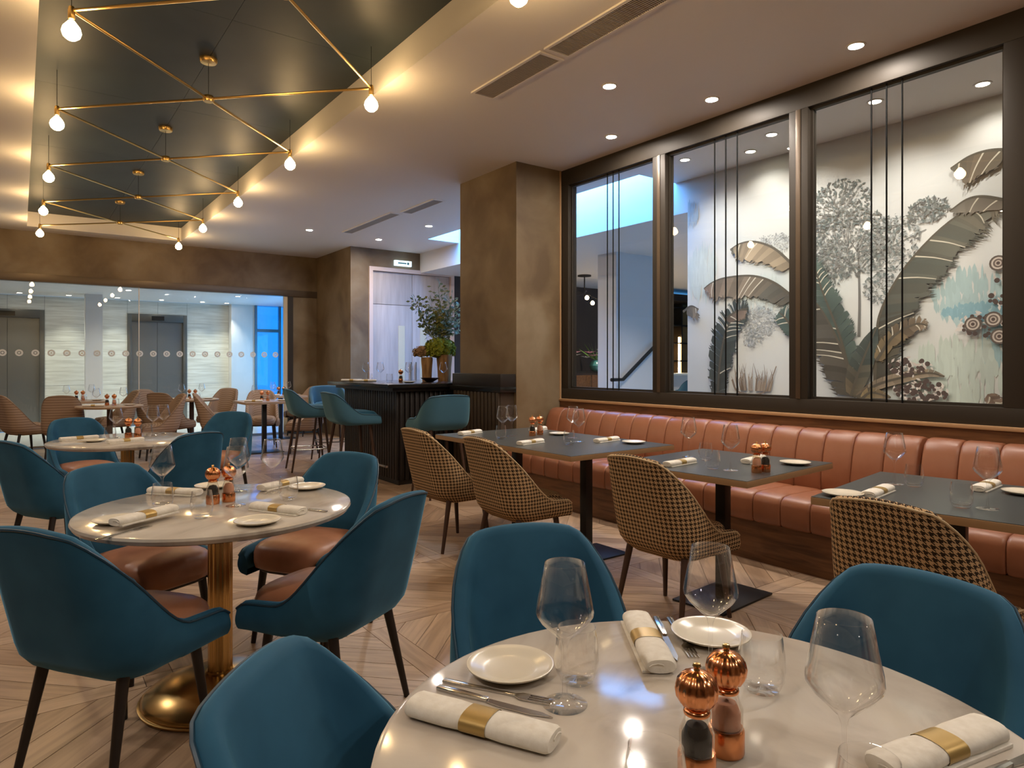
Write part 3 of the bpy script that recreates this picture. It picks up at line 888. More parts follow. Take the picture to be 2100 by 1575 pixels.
for y in NY:
    for x in (NXL, NXR):
        hd = lp('bulb_holder', MB().lathe([(0.0, 0.025), (0.014, 0.02), (0.018, 0.0), (0.018, -0.045), (0.014, -0.05), (0, -0.05)], 12, (x, y, NZ)), M['brassdark'])
        lp('wire', MB().tube([(x, y, NZ), (x, y, TZ)], 0.002, 5), M['blackmetal'])
        bo = lp('bulb', MB().lathe(bulb_prof, 16, (x, y, NZ - 0.052)), M['bulb'], hd)

# recessed downlights
def downlight(x, y, z, label, energy, cone=95, group=None, col=NEUT, spot=True, r=0.045):
    t = T('downlight', label, 'downlight', (x, y, z), 0, group)
    ob('trim_ring', MB().lathe([(r, -0.006), (r + 0.014, -0.006), (r + 0.016, 0.0), (r, 0.004), (r, -0.006)], 20).mesh('trim_ring'), M['trimwhite'], t)
    ob('lens', MB().add_disc(r, -0.002).mesh('lens', smooth=False), M['led2'] if spot else M['led'], t)
    if spot:
        l_ = lamp('SPOT', 'downlight_beam', (0, 0, -0.012), energy, col, 0.004, (0, 0, 0), cone, 0.9)
        l_.parent = t
    return t
DL = [(3.53, 3.60, 'bright round downlight alone in the plain ceiling beside the long air grille'),
      (4.35, 3.31, 'round downlight in the ceiling above the middle window post'),
      (4.33, 4.39, 'round downlight in the ceiling above the first window beside the pillar'),
      (4.37, 2.20, 'round downlight in the ceiling above the widest mural window'),
      (3.60, 10.2, 'small round downlight above the far tan chairs'),
      (4.80, 10.3, 'small round downlight in front of the double door'),
      (4.94, 8.85, 'small round downlight beside the skylight and behind the pillar')]
for x, y, l_ in DL: downlight(x, y, CZ, l_, 75, 100, spot=False)
for x, y in ((-1.2, 0.6), (2.9, 0.6), (-1.2, 3.4), (3.4, -1.2), (1.1, -2.0), (-1.2, 6.4), (-1.2, 9.4)):  # out-of-view downlights, added to brighten the room
    downlight(x, y, CZ, 'added round downlight out of view, brightening the near end of the room', 75, 110, 'added unseen downlights lighting the near end of the room', spot=False)
for x, y, l_ in ((5.42, 4.45, 'round downlight washing the far end of the mural'), (5.45, 3.50, 'round downlight washing the mural behind the middle window'),
                 (5.42, 2.58, 'round downlight washing the tree of the mural'), (5.72, 3.90, 'small second downlight close to the mural top'), (5.72, 1.95, 'elongated bright downlight close to the top corner of the mural'), (5.42, 0.9, 'round downlight washing the near end of the mural')):
    t = downlight(x, y, CZ, l_, 36 if x < 5.6 else 12, 120, col=(1.0, 0.95, 0.88))
    for c in t.children:
        if c.type == 'LIGHT': c.rotation_euler = (0, R(-14), 0)
for k, x in enumerate((0.0, 0.78, 1.60, 2.40, 3.20, 3.7)):
    t = downlight(x, 15.72, LZ, 'row downlight washing the travertine wall of the lift lobby', 58, 85, 'downlights along the lift lobby wall', (0.98, 1.0, 0.86))
for x in (-1.5, 1.6, 3.5): downlight(x, 14.0, LZ, 'downlight in the middle of the lift lobby ceiling', 48, 140, 'downlights in the lobby ceiling middle', (0.98, 1.0, 0.86))
for x, y in ((9.6, 9.6), (11.8, 8.6), (7.4, 5.6)): downlight(x, y, 3.02, 'downlight in the ceiling of the bar room beyond the stair', 90, 120, 'downlights in the bar room')

# linear air grilles
def grille(x0, x1, y0, y1, label):
    t = T('air_grille', label, 'vent', ((x0 + x1) / 2, (y0 + y1) / 2, CZ))
    hx, hy = (x1 - x0) / 2, (y1 - y0) / 2
    e = 0.022
    ob('grille_frame', MB().box(-hx, hx, -hy, -hy + e, -0.012, 0).box(-hx, hx, hy - e, hy, -0.012, 0).box(-hx, -hx + e, -hy + e, hy - e, -0.012, 0).box(hx - e, hx, -hy + e, hy - e, -0.012, 0).mesh('grille_frame', smooth=False), M['ceiling'], t)
    ob('grille_backing', MB().box(-hx + e, hx - e, -hy + e, hy - e, -0.003, -0.001).mesh('grille_backing'), M['ventdark'], t)
    b = MB(); n = int((2 * hy - 2 * e) / 0.014)
    for k in range(n):
        y = -hy + e + 0.014 * (k + 0.5)
        b.box(-hx + e, hx - e, y - 0.0035, y + 0.0035, -0.010, -0.003)
    o = ob('grille_slat_field', b.mesh('grille_slat_field', smooth=False, fix=False), M['ventpaint'], t); o['kind'] = 'stuff'
grille(2.76, 2.97, 3.46, 4.30, 'short linear air grille in the plain ceiling beside the tray')
grille(2.76, 2.97, 1.90, 3.42, 'long linear air grille in the plain ceiling beside the tray')
grille(4.06, 4.24, 8.35, 10.05, 'distant long linear air grille beyond the pillar')
grille(4.16, 4.34, 7.35, 8.25, 'distant short linear air grille nearer the pillar')

# ================================================================== CHAIRS
def sst(t): t = max(0.0, min(1.0, t)); return t * t * (3 - 2 * t)


def shell(W=0.24, yb=-0.235, yf=0.245, rc=0.125, zt=0.84, zs=0.455, zb=0.35, thk=0.042, lean=0.11, s0=0.165, s1=0.50, nu=49, taper=0.10, flare=0.06, front_drop=0.0):
    """wrap-around shell; returns (shell MB with cloth UVs, rim path for the piping, function of the plan)"""
    la = W - rc; lb = rc * PI / 2; lc = yf - (yb + rc)
    tot = la + lb + lc
    def plan(l):
        sg = 1 if l >= 0 else -1
        a = abs(l)
        if a <= la: p, n = Vector((a, yb)), Vector((0, 1))
        elif a <= la + lb:
            th = (a - la) / rc
            p = Vector((la + rc * math.sin(th), yb + rc - rc * math.cos(th))); n = Vector((-math.sin(th), math.cos(th)))
        else: p, n = Vector((W, yb + rc + (a - la - lb))), Vector((-1, 0))
        return Vector((p.x * sg, p.y)), Vector((n.x * sg, n.y))
    def top(l):
        a = abs(l)
        if a < s0: return zt - 0.015 * (a / s0) ** 2
        if a < s1: return zs + 0.012 + (zt - 0.015 - zs - 0.012) * (1 - sst(((a - s0) / (s1 - s0)) ** 0.82))
        u = (a - s1) / (tot - s1)
        return zs + 0.012 * (1 - u) - 0.022 * (max(0, u - 0.72) / 0.28) ** 2
    def pos(l, z, off):
        p, n = plan(l)
        a = abs(l)
        wgt = 1 - sst((a - 0.10) / (tot * 0.62))
        f = 1 + (flare * (z - 0.5) / 0.34 if z > 0.5 else -taper * ((0.5 - z) / max(0.01, 0.5 - zb)) ** 2)
        ly = -lean * max(0, (z - zs + 0.02) / (zt - zs)) ** 1.25 * (wgt if z > zs else 1)
        up = 0.06 * max(0, (zs - z) / (zs - zb)) ** 2 * (1 if p.y < 0 else 0.4)
        return Vector((p.x * f + n.x * off, p.y + up * (1 if p.y < 0.05 else 0) + n.y * off + ly, z))
    b = MB(); NO, NI = 12, 9
    rows = []
    rim = []
    uvs = []
    vs = []
    for i in range(nu):
        l = -tot + 2 * tot * i / (nu - 1)
        zt_ = top(l)
        col = []; cu = []
        dz = 0
        for j in range(NO + 1):
            z = zb + (zt_ - thk / 2 - zb) * j / NO
            bul = 0.012 * math.sin(PI * j / NO)
            edge = 0.03 * (1 - min(1, j / 2.0)) ** 2
            col.append(pos(l, z, -bul + edge)); cu.append((l, z))
        for k in range(1, 6):
            a = PI * k / 6
            z = zt_ - thk / 2 + thk / 2 * math.sin(a)
            col.append(pos(l, z, thk / 2 - thk / 2 * math.cos(a))); cu.append((l, zt_ + 0.008 * k))
        zi = zs - 0.09
        for j in range(NI + 1):
            z = zt_ - thk / 2 + (zi - zt_ + thk / 2) * j / NI
            bul = 0.010 * math.sin(PI * j / NI)
            col.append(pos(l, z, thk + bul)); cu.append((l, 2 * zt_ + 0.04 - z))
        rim.append(pos(l, zt_ - thk * 0.22, 0.002))
        vs += col; uvs += cu; m = len(col)
    fs = []
    for i in range(nu - 1):
        for j in range(m - 1):
            fs.append((i * m + j, (i + 1) * m + j, (i + 1) * m + j + 1, i * m + j + 1))
    fs.append(tuple(range(m))); fs.append(tuple((nu - 1) * m + j for j in reversed(range(m))))
    b.add(vs, fs, uvs)
    return b, rim


def cushion(hw, y0, y1, z0, z1, dome=0.025, n=28, uvs=True, p=4.5):
    """soft seat pad, rounded plan, domed top"""
    b = MB(); prof = [(0.86, 0.0), (0.97, 0.12), (1.0, 0.35), (1.0, 0.62), (0.965, 0.84), (0.88, 0.97), (0.6, 1.0), (0.25, 1.0)]
    cy, hy = (y0 + y1) / 2, (y1 - y0) / 2
    vs = []; uv = []
    for k, t in prof:
        for i in range(n):
            a = 2 * PI * i / n
            c, s_ = math.cos(a), math.sin(a)
            r = (abs(c) ** p + abs(s_) ** p) ** (-1 / p)
            x, y = hw * k * r * c, cy + hy * k * r * s_
            z = z0 + (z1 - z0) * t + (dome * (1 - (x / hw) ** 2) * (1 - ((y - cy) / hy) ** 2) if t > 0.9 else 0)
            vs.append((x, y, z)); uv.append((x, y + z))
    vs.append((0, cy, z1 + dome)); uv.append((0, cy))
    m = len(prof); fs = []
    for k in range(m - 1):
        for i in range(n):
            fs.append((k * n + i, k * n + (i + 1) % n, (k + 1) * n + (i + 1) % n, (k + 1) * n + i))
    fs += [((m - 1) * n + i, (m - 1) * n + (i + 1) % n, m * n) for i in range(n)]
    fs.append(tuple(reversed(range(n))))
    b.add(vs, fs, uv)
    return b


def make_chair(name, cat, shell_m, pipe_m, seat_m, leg_m, zt=0.85, zs=0.455, zb=0.335, W=0.24, yf=0.245, flare=0.03, lean=0.11, s0=0.145, s1=0.50, lx=0.165, legr=0.019, foot=None, taper=0.10):
    t = T(name, 'chair', cat)
    sh, rim = shell(zt=zt, zs=zs, zb=zb, W=W, yf=yf, flare=flare, lean=lean, s0=s0, s1=s1, taper=taper)
    bk = ob('backrest_shell', sh.mesh('backrest_shell', ang=60), shell_m, t)
    ob('piping', MB().tube(rim, 0.0042, 6).mesh('piping'), pipe_m, bk)
    ob('seat_cushion', cushion(W - 0.043, -0.19, yf + 0.012, zs - 0.095, zs + 0.022).mesh('seat_cushion', ang=70), seat_m, t)
    ob('seat_base', cushion(W - 0.055, -0.14, yf - 0.03, zb + 0.006, zs - 0.09, 0.0).mesh('seat_base'), leg_m, t)
    for sx in (-1, 1):
        for sy, y0, y1 in ((1, 0.15, 0.19), (-1, -0.14, -0.215)):
            zt_ = zb + 0.02
            f = 1.0 + (0.15 if foot else 0)
            ob('leg', MB().tube([(sx * lx, y0, zt_), (sx * lx * 1.18 * f, y1 * f, 0.0)], legr, 10, r2=legr * 0.6).mesh('leg'), leg_m, t)
    if foot:
        k = 1 - foot / zb
        f = 1.15
        def at(sx, sy):
            y0, y1 = (0.15, 0.19 * f) if sy > 0 else (-0.14, -0.215 * f)
            return (sx * (lx + (lx * 1.18 * f - lx) * k), y0 + (y1 - y0) * k, foot)
        for a, c in (((-1, 1), (1, 1)), ((1, 1), (1, -1)), ((1, -1), (-1, -1)), ((-1, -1), (-1, 1))):
            ob('footrest_bar', MB().tube([at(*a), at(*c)], 0.008, 8).mesh('footrest_bar'), M['chrome'], t)
    return Proto(t)


blue = make_chair('dining_chair', 'chair', M['velvet'], M['piping'], M['copperleather'], M['blackleg'])
hound = make_chair('dining_chair', 'chair', M['hound'], M['houndedge'], M['hound'], M['brownleg'], zt=0.87, W=0.24, s0=0.155, s1=0.53, lean=0.12, flare=-0.02, lx=0.178)
tan = make_chair('dining_chair', 'chair', M['ribtan'], M['ribtan'], M['ribtan'], M['blackleg'], zt=0.90)
stool = make_chair('bar_stool', 'stool', M['teal'], M['piping'], M['velvet'], M['brownleg'], zt=1.02, zs=0.77, zb=0.66, W=0.25, yf=0.24, lean=0.07, s0=0.20, s1=0.48, lx=0.15, legr=0.018, foot=0.27)


def face(deg): return R(deg - 90)    # chairs are built facing +Y; deg is the world heading


BL = [(0.535, 0.878, 317, 'blue velvet chair drawn up to the foreground marble table, its back to the brass-footed table'),
      (1.08, 1.28, 248, 'blue velvet chair between the foreground marble table and the houndstooth chairs'),
      (1.33, 0.67, 181, 'dark blue velvet chair at the foreground marble table before the banquette side'),
      (0.275, 2.60, 36, 'blue velvet chair seen from behind with its black legs beside the brass table foot'),
      (0.965, 2.49, 120, 'blue velvet chair seen from behind, turned to the brass-footed table, copper seat showing'),
      (0.46, 3.40, 296, 'blue velvet chair across the brass-footed table with its copper seat under the top'),
      (1.16, 3.24, 214, 'blue velvet chair across the brass-footed table on the side of the dark bar'),
      (0.21, 5.34, 30, 'blue velvet chair standing alone beside the second round table'),
      (0.46, 6.72, 284, 'blue velvet chair behind the second round table, facing the room'),
      (0.90, 5.36, 112, 'blue velvet chair with its back turned, tucked under the second round table'),
      (1.52, 6.75, 235, 'dark green-blue velvet chair angled between the second round table and the bar stools')]
for x, y, a, l_ in BL: blue.put((x, y, 0), face(a), l_)
HL = [(2.575, 4.27, 2, 'houndstooth chair at the end of the long double table next to the bar'),
      (2.625, 3.50, 0, 'houndstooth chair at the near half of the long double table'),
      (2.785, 2.36, 2, 'houndstooth chair tucked at the square table in the middle of the banquette'),
      (2.655, 1.09, 0, 'houndstooth chair behind the dark blue velvet chair')]
for x, y, a, l_ in HL: hound.put((x, y, 0), face(a), l_)
TL = [(0.06, 11.62, 25), (0.50, 11.08, 80), (1.20, 12.22, 190), (1.56, 10.50, 185), (1.83, 12.32, -55), (1.86, 11.26, 45), (2.72, 12.18, 225), (2.36, 10.50, -15), (3.12, 10.98, 258), (3.46, 9.95, 150), (4.22, 12.30, 205)]
TLAB = ['ribbed tan chair standing apart before the grey lift, beside the standing blue chair', 'ribbed tan chair with its back turned at the table before the white lobby column',
        'ribbed tan chair beyond the table before the white lobby column', 'ribbed tan chair at the open side of the round table behind the blue chairs',
        'ribbed tan chair behind the round table before the middle lift', 'ribbed tan chair with its back turned at the round table before the middle lift',
        'ribbed tan chair on the blue glazing side of the round table', 'ribbed tan chair on the lift side of the black-footed square table',
        'ribbed tan chair beyond the black-footed square table, facing the bar', 'ribbed tan chair between the black-footed square table and the bar stools', 'ribbed tan chair in the corner by the blue glazing']
for (x, y, a), l_ in zip(TL, TLAB): tan.put((x, y, 0), face(a), l_, 'tan chairs at the far tables')
stool.put((2.93, 8.30, 0), face(-8), 'teal bar stool at the far end of the bar front, next to the open floor')
stool.put((2.95, 7.02, 0), face(-2), 'teal bar stool pulled to the middle of the fluted bar front')
stool.put((3.42, 8.86, 0), face(262), 'bar stool at the short end of the bar showing its dark blue seat lining')
stool.put((3.42, 5.92, 0), face(84), 'teal bar stool in front of the pillar, its back square to the houndstooth chairs')

# ================================================================== TABLES
def round_table(name, label, loc, r, top_m, leg_m, fancy=True, group=None, hh=0.75, bs_=1.0):
    t = T(name, label, 'table', loc, 0, group)
    ob('tabletop', MB().lathe([(0, -0.034), (r - 0.03, -0.034), (r - 0.008, -0.026), (r, -0.012), (r - 0.003, -0.003), (r - 0.012, 0.0), (0, 0.0)], 72).mesh('tabletop', ang=30), top_m, t, (0, 0, hh))
    if fancy:
        ob('column', MB().lathe([(0.042, 0.05), (0.042, hh - 0.034)], 60, rib=0.10, nrib=10).mesh('column', ang=70), leg_m, t)
        bz = ob('base', MB().lathe([(q * bs_ if q > 0.1 else q, z) for q, z in ((0.235, 0.0), (0.242, 0.008), (0.242, 0.018), (0.232, 0.03), (0.18, 0.062), (0.12, 0.082), (0.05, 0.092), (0.05, 0.10))], 64, rib=0.0, nrib=12).mesh('base', ang=50), leg_m, t)
        ob('base_rim', MB().lathe([(q * bs_, z) for q, z in ((0.243, 0.0), (0.251, 0.003), (0.251, 0.009), (0.243, 0.012))], 64).mesh('base_rim'), leg_m, bz)
    else:
        ob('column', MB().tube([(0, 0, 0.02), (0, 0, hh - 0.03)], 0.035, 16).mesh('column'), leg_m, t)
        ob('base', MB().lathe([(0.22, 0), (0.22, 0.012), (0.05, 0.022), (0, 0.022)], 28).mesh('base'), leg_m, t)
    return t


def square_table(name, label, cx, cy, sx, sy, rz, top_m, edge_m, legs=((0, 0),), group=None, plate=0.255, hh=0.765, tops=1):
    t = T(name, label, 'table', (cx, cy, 0), rz, group)
    ob('edge_band', MB().cbox((0, 0, hh - 0.0175), (sx, sy, 0.031)).mesh('edge_band', bevel=0.002), edge_m, t)
    ob('tabletop', MB().cbox((0, 0, hh - 0.001), (sx - 0.004, sy - 0.004, 0.003)).mesh('tabletop'), top_m, t)
    for lx, ly in legs:
        ob('column', MB().cbox((lx, ly, (hh - 0.035) / 2), (0.062, 0.062, hh - 0.035)).mesh('column', bevel=0.004), M['blackmetal'], t)
        ob('base_plate', MB().cbox((lx, ly, 0.006), (plate * 2, plate * 1.26, 0.012)).mesh('base_plate', bevel=0.003), M['blackmetal'], t)
    return t


FG = (0.83, 0.645)
R2 = (0.65, 2.87)
R3 = (0.66, 5.83)
round_table('marble_table', 'round cream marble table in the foreground laid with copper mills and large wine glasses', (*FG, 0), 0.495, M['marble'], M['brass'], bs_=0.84)
round_table('marble_table', 'round cream marble table on a brass column with four blue chairs', (*R2, 0), 0.51, M['marble'], M['brass'], bs_=1.17)
round_table('marble_table', 'round table further back with a clustered brass column, between blue chairs', (*R3, 0), 0.52, M['marble'], M['brass'])
square_table('square_table', 'long charcoal double table with oak edge beside the pillar', 3.125, 3.84, 0.95, 1.58, R(1), M['laminate'], M['woodedge'], ((0.02, -0.40), (0.02, 0.38)))
square_table('square_table', 'square charcoal table with oak edge and copper mills at the middle of the banquette', 3.185, 2.36, 0.92, 0.84, R(5), M['laminate'], M['woodedge'], ((0.02, 0.0),))
square_table('square_table', 'square charcoal table with oak edge nearest the last window', 3.19, 1.18, 0.92, 0.86, R(9), M['laminate'], M['woodedge'], ((0.02, 0.0),))
FT = [(2.22, 11.70, 'r'), (2.95, 10.30, 's'), (3.72, 12.0, 's'), (0.98, 10.50, 'r'), (0.72, 12.0, 's')]
FLAB = ['round pale wood table before the middle lift', 'square pale wood table nearest the bar stools', 'square pale wood table by the blue glazing', 'round pale wood table behind the blue chairs', 'square pale wood table before the white lobby column']
for (x, y, k), l_ in zip(FT, FLAB):
    if k == 'r': round_table('far_table', l_, (x, y, 0), 0.40, M['woodtop'], M['brownleg'], False, hh=0.76)
    else: square_table('far_table', l_, x, y, 0.72, 0.72, 0, M['woodtop'], M['woodtop'], ((0, 0),), plate=0.25)

# ================================================================== TABLEWARE
def glass_obj(name, cat, prof):
    o = ob(name, MB().lathe([(r_, z_ + 0.0008) for r_, z_ in prof], 40).mesh(name, ang=80), M['glass'])
    return Proto(tag(o, 'x', cat))


wprof = [(0.0, 0.0), (0.037, 0.0), (0.038, 0.0015), (0.030, 0.003), (0.010, 0.007), (0.0045, 0.014), (0.0038, 0.05), (0.0040, 0.095), (0.008, 0.108), (0.022, 0.121), (0.040, 0.138), (0.0478, 0.150), (0.0485, 0.156), (0.0468, 0.168), (0.040, 0.202), (0.0335, 0.237),
         (0.0325, 0.237), (0.039, 0.202), (0.0456, 0.168), (0.0472, 0.156), (0.0464, 0.151), (0.039, 0.140), (0.021, 0.1235), (0.007, 0.113), (0.0, 0.1115)]
tprof = [(0.0, 0.0), (0.026, 0.0), (0.0305, 0.004), (0.038, 0.022), (0.0405, 0.042), (0.0385, 0.068), (0.0340, 0.098), (0.0330, 0.098), (0.0373, 0.068), (0.0392, 0.042), (0.0366, 0.024), (0.029, 0.012), (0.0, 0.010)]
wine = glass_obj('wine_glass', 'wine glass', wprof)
tumb = glass_obj('water_tumbler', 'tumbler', tprof)
pl = ob('side_plate', MB().lathe([(0, 0.001), (0.045, 0.0), (0.05, 0.003), (0.074, 0.010), (0.080, 0.0135), (0.0805, 0.016), (0.078, 0.0165), (0.070, 0.0135), (0.052, 0.0085), (0.046, 0.0065), (0, 0.0065)], 48).mesh('side_plate', ang=50), M['porcelain'])
plate = Proto(tag(pl, 'x', 'plate'))


def make_mill(fill):
    t = T('pepper_mill' if fill == 'pepper' else 'salt_mill', 'x', 'mill')
    ob('base', MB().lathe([(0, 0), (0.0245, 0), (0.026, 0.003), (0.026, 0.034), (0.0245, 0.038), (0, 0.038)], 28).mesh('base'), M['copper'], t)
    ob('acrylic_body', MB().lathe([(0.024, 0.038), (0.024, 0.066), (0.0185, 0.080), (0.017, 0.092)], 28).mesh('acrylic_body'), M['acrylic'], t)
    ob('filling', MB().lathe([(0, 0.0385), (0.0205, 0.0385), (0.0205, 0.060), (0.014, 0.074), (0, 0.078)], 24).mesh('filling'), M[fill], t)
    ob('neck_ring', MB().lathe([(0.0, 0.089), (0.0175, 0.089), (0.0185, 0.0915), (0.0175, 0.095), (0.0135, 0.098), (0, 0.098)], 24).mesh('neck_ring'), M['copper'], t)
    hp = [(0.0, 0.097), (0.013, 0.0975), (0.0225, 0.103), (0.0285, 0.113), (0.0300, 0.124), (0.0270, 0.135), (0.0195, 0.1435), (0.010, 0.1475), (0.005, 0.1485), (0, 0.1485)]
    hd = ob('head', MB().lathe(hp, 112, rib=-0.05, nrib=14).mesh('head', ang=75), M['copper'], t)
    ob('knob', MB().lathe([(0, 0.148), (0.0045, 0.148), (0.0035, 0.151), (0.006, 0.1545), (0.0045, 0.158), (0, 0.159)], 16).mesh('knob'), M['brass'], hd)
    return Proto(t)


pmill, smill = make_mill('pepper'), make_mill('salt')


def make_napkin():
    t = T('napkin_roll', 'x', 'napkin')
    b = MB(); n = 22; L = 0.125
    hx, hz = 0.030, 0.0145
    prof = []
    for i in range(n):
        a = 2 * PI * i / n; c, s_ = math.cos(a), math.sin(a)
        r = (abs(c) ** 2.6 + abs(s_) ** 2.6) ** (-1 / 2.6)
        prof.append((hx * r * c, hz + hz * r * s_))
    secs = [(-L, 0.86), (-L + 0.006, 1.0), (-0.05, 1.05), (-0.024, 0.97), (0, 0.94), (0.024, 0.97), (0.05, 1.05), (L - 0.006, 1.0), (L, 0.86)]
    vs = []; fs = []
    for y, k in secs:
        vs += [(x * k, y, hz + (z - hz) * (k if k < 0.99 else 1)) for x, z in prof]
    for j in range(len(secs) - 1):
        for i in range(n): fs.append((j * n + i, j * n + (i + 1) % n, (j + 1) * n + (i + 1) % n, (j + 1) * n + i))
    fs += [tuple(reversed(range(n))), tuple((len(secs) - 1) * n + i for i in range(n))]
    b.add(vs, fs)
    ob('rolled_linen', b.mesh('rolled_linen', ang=50), M['linen'], t)
    # the loose folded edge of the cloth
    b = MB(); b.box(-0.004, 0.034, -L + 0.004, L - 0.004, 0.0, 0.006)
    ob('folded_edge', b.mesh('folded_edge', bevel=0.002), M['linen'], t)
    for e in (-1, 1):   # spiral of the roll at the ends
        pts = [((0.022 - 0.0035 * k) * math.cos(k * 0.55), e * (L + 0.001), hz + (0.009 - 0.0014 * k) * math.sin(k * 0.55)) for k in range(6)]
        ob('roll_fold', MB().tube(pts, 0.0014, 5).mesh('roll_fold'), M['linen'], t)
    b = MB(); vs = []; fs = []
    for y in (-0.023, 0.023):
        vs += [(x * 1.0 * (1.015), y, max(0.0, hz + (z - hz) * 1.03)) for x, z in prof]
    for i in range(n): fs.append((i, (i + 1) % n, n + (i + 1) % n, n + i))
    b.add(vs, fs)
    ob('gold_band', b.mesh('gold_band', ang=60), M['goldband'], t)
    return Proto(t)


napkin = make_napkin()


def blade2(b, pts, z0, z1):
    b.prism(pts, z0, z1); return b


kb = MB()
kb.prism([(-0.006, -0.11), (0.006, -0.11), (0.0075, -0.06), (0.005, -0.01), (-0.005, -0.01), (-0.0075, -0.06)], 0.0, 0.006)
kn = T('knife', 'x', 'knife')
ob('handle', kb.mesh('handle', bevel=0.0015), M['steel'], kn)
ob('blade', MB().prism([(-0.005, -0.012), (0.006, -0.012), (0.0105, 0.02), (0.010, 0.075), (0.002, 0.11), (-0.004, 0.09)], 0.001, 0.0028).mesh('blade'), M['steel'], kn)
knife = Proto(kn)
fo = T('fork', 'x', 'fork')
ob('handle', MB().prism([(-0.0065, -0.105), (0.0065, -0.105), (0.004, -0.02), (0.0035, 0.035), (-0.0035, 0.035), (-0.004, -0.02)], 0.0, 0.004).mesh('handle', bevel=0.001), M['steel'], fo)
fh = ob('fork_head', MB().prism([(-0.0035, 0.033), (0.0035, 0.033), (0.011, 0.045), (0.0115, 0.06), (-0.0115, 0.06), (-0.011, 0.045)], 0.001, 0.0032).mesh('fork_head'), M['steel'], fo)
for k in range(4):
    x = -0.0097 + k * 0.00647
    ob('tine', MB().prism([(x - 0.0015, 0.06), (x + 0.0015, 0.06), (x + 0.0008, 0.10), (x - 0.0008, 0.10)], 0.0012, 0.0032).mesh('tine'), M['steel'], fh)
fork = Proto(fo)


def ang(a, c): return math.atan2(c[1] - a[1], c[0] - a[0]) - PI / 2
def midp(a, c): return ((a[0] + c[0]) / 2, (a[1] + c[1]) / 2)


Z = 0.75
# --- foreground marble table
plate.put((0.735, 1.01, Z), 0, 'cream side plate beside the cutlery on the foreground marble table')
plate.put((1.16, 0.885, Z), 0, 'cream side plate by the fork near the upright napkin on the foreground table')
wine.put((0.735, 0.855, Z), 0, 'large wine glass by the side plate and cutlery on the foreground marble table')
wine.put((1.015, 0.775, Z), 0, 'large wine glass behind the copper mills on the foreground marble table')
wine.put((0.873, 0.455, Z), 0, 'large wine glass before the dark blue chair on the foreground marble table')
tumb.put((0.806, 0.905, Z), 0, 'short tumbler behind the wine glass and side plate on the foreground marble table')
tumb.put((1.045, 0.69, Z), 0, 'short tumbler beside the copper mill heads on the foreground marble table')
tumb.put((0.633, 0.565, Z), 0, 'short tumbler in front of the copper mills on the foreground marble table')
tumb.put((0.822, 0.398, Z), 0, 'short tumbler in front of the large wine glass and napkin on the foreground marble table')
pmill.put((0.752, 0.597, Z), 0.2, 'ribbed copper pepper mill with dark peppercorns on the foreground marble table')
smill.put((0.838, 0.612, Z), 0.4, 'ribbed copper salt mill with pink salt on the foreground marble table')
a, c = (0.522, 0.985), (0.637, 0.765); napkin.put((*midp(a, c), Z), ang(a, c) + PI, 'rolled white napkin with gold band below the cutlery on the foreground marble table')
a, c = (1.095, 1.035), (0.95, 0.835); napkin.put((*midp(a, c), Z), ang(a, c), 'gold-banded napkin roll beside a knife, pointing at the chair across the foreground table')
a, c = (0.962, 0.445), (1.195, 0.40); napkin.put((*midp(a, c), Z), ang(a, c), 'rolled white napkin with gold band beside the large wine glass before the dark blue chair')
a, c = (0.597, 1.02), (0.688, 0.843); knife.put((*midp(a, c), Z), ang(a, c), 'steel knife along the gold-banded napkin below the side plate')
a, c = (0.622, 1.035), (0.715, 0.880); fork.put((*midp(a, c), Z), ang(a, c), 'steel fork between the knife and the side plate')
a, c = (1.145, 1.02), (1.02, 0.855); knife.put((*midp(a, c), Z), ang(a, c), 'steel knife between the upright napkin and a side plate')
a, c = (1.168, 1.0), (1.055, 0.845); fork.put((*midp(a, c), Z), ang(a, c), 'steel fork touching the side plate near the upright napkin')
a, c = (1.05, 0.368), (1.24, 0.335); knife.put((*midp(a, c), Z), ang(a, c), 'steel knife at the table edge below the napkin before the dark blue chair')
a, c = (1.05, 0.342), (1.22, 0.312); fork.put((*midp(a, c), Z), ang(a, c), 'steel fork at the marble edge before the dark blue chair')
# --- second marble table (brass column, four chairs)
RT = 'on the marble table with four blue chairs'
plate.put((0.72, 3.31, Z), 0, 'side plate by the far rim ' + RT)
plate.put((1.06, 3.03, Z), 0, 'side plate towards the bar-side chair ' + RT)
plate.put((0.685, 2.475, Z), 0, 'side plate at the near rim ' + RT)
plate.put((0.285, 2.79, Z), 0, 'side plate partly under the long napkin ' + RT)
wine.put((0.47, 3.06, Z), 0, 'wine glass by the far napkin roll ' + RT)
wine.put((0.79, 3.15, Z), 0, 'wine glass behind the mills ' + RT)
wine.put((0.70, 2.83, Z), 0, 'wine glass in front of the copper mills ' + RT)
wine.put((0.90, 3.02, Z), 0, 'wine glass by the far-rim napkin ' + RT)
tumb.put((0.455, 2.955, Z), 0, 'tumbler below the wine glass ' + RT)
tumb.put((0.545, 2.69, Z), 0, 'tumbler next to the long napkin ' + RT)
tumb.put((0.91, 2.83, Z), 0, 'tumbler behind the near-rim napkin ' + RT)
pmill.put((0.635, 2.93, Z), 0, 'copper pepper mill in the middle ' + RT)
smill.put((0.70, 2.945, Z), 0, 'copper salt mill in the middle ' + RT)
for (a, c), l_ in ((((0.255, 2.64), (0.47, 2.785)), 'long napkin roll across a side plate '), (((0.745, 2.73), (0.86, 2.515)), 'gold-banded napkin roll at the near rim '),
                   (((0.475, 3.33), (0.62, 3.155)), 'gold-banded napkin roll behind wine glass '), (((0.90, 3.11), (1.06, 3.20)), 'gold-banded napkin roll by far plate ')):
    napkin.put((*midp(a, c), Z + (0.017 if 'across' in l_ else 0)), ang(a, c), l_ + RT)
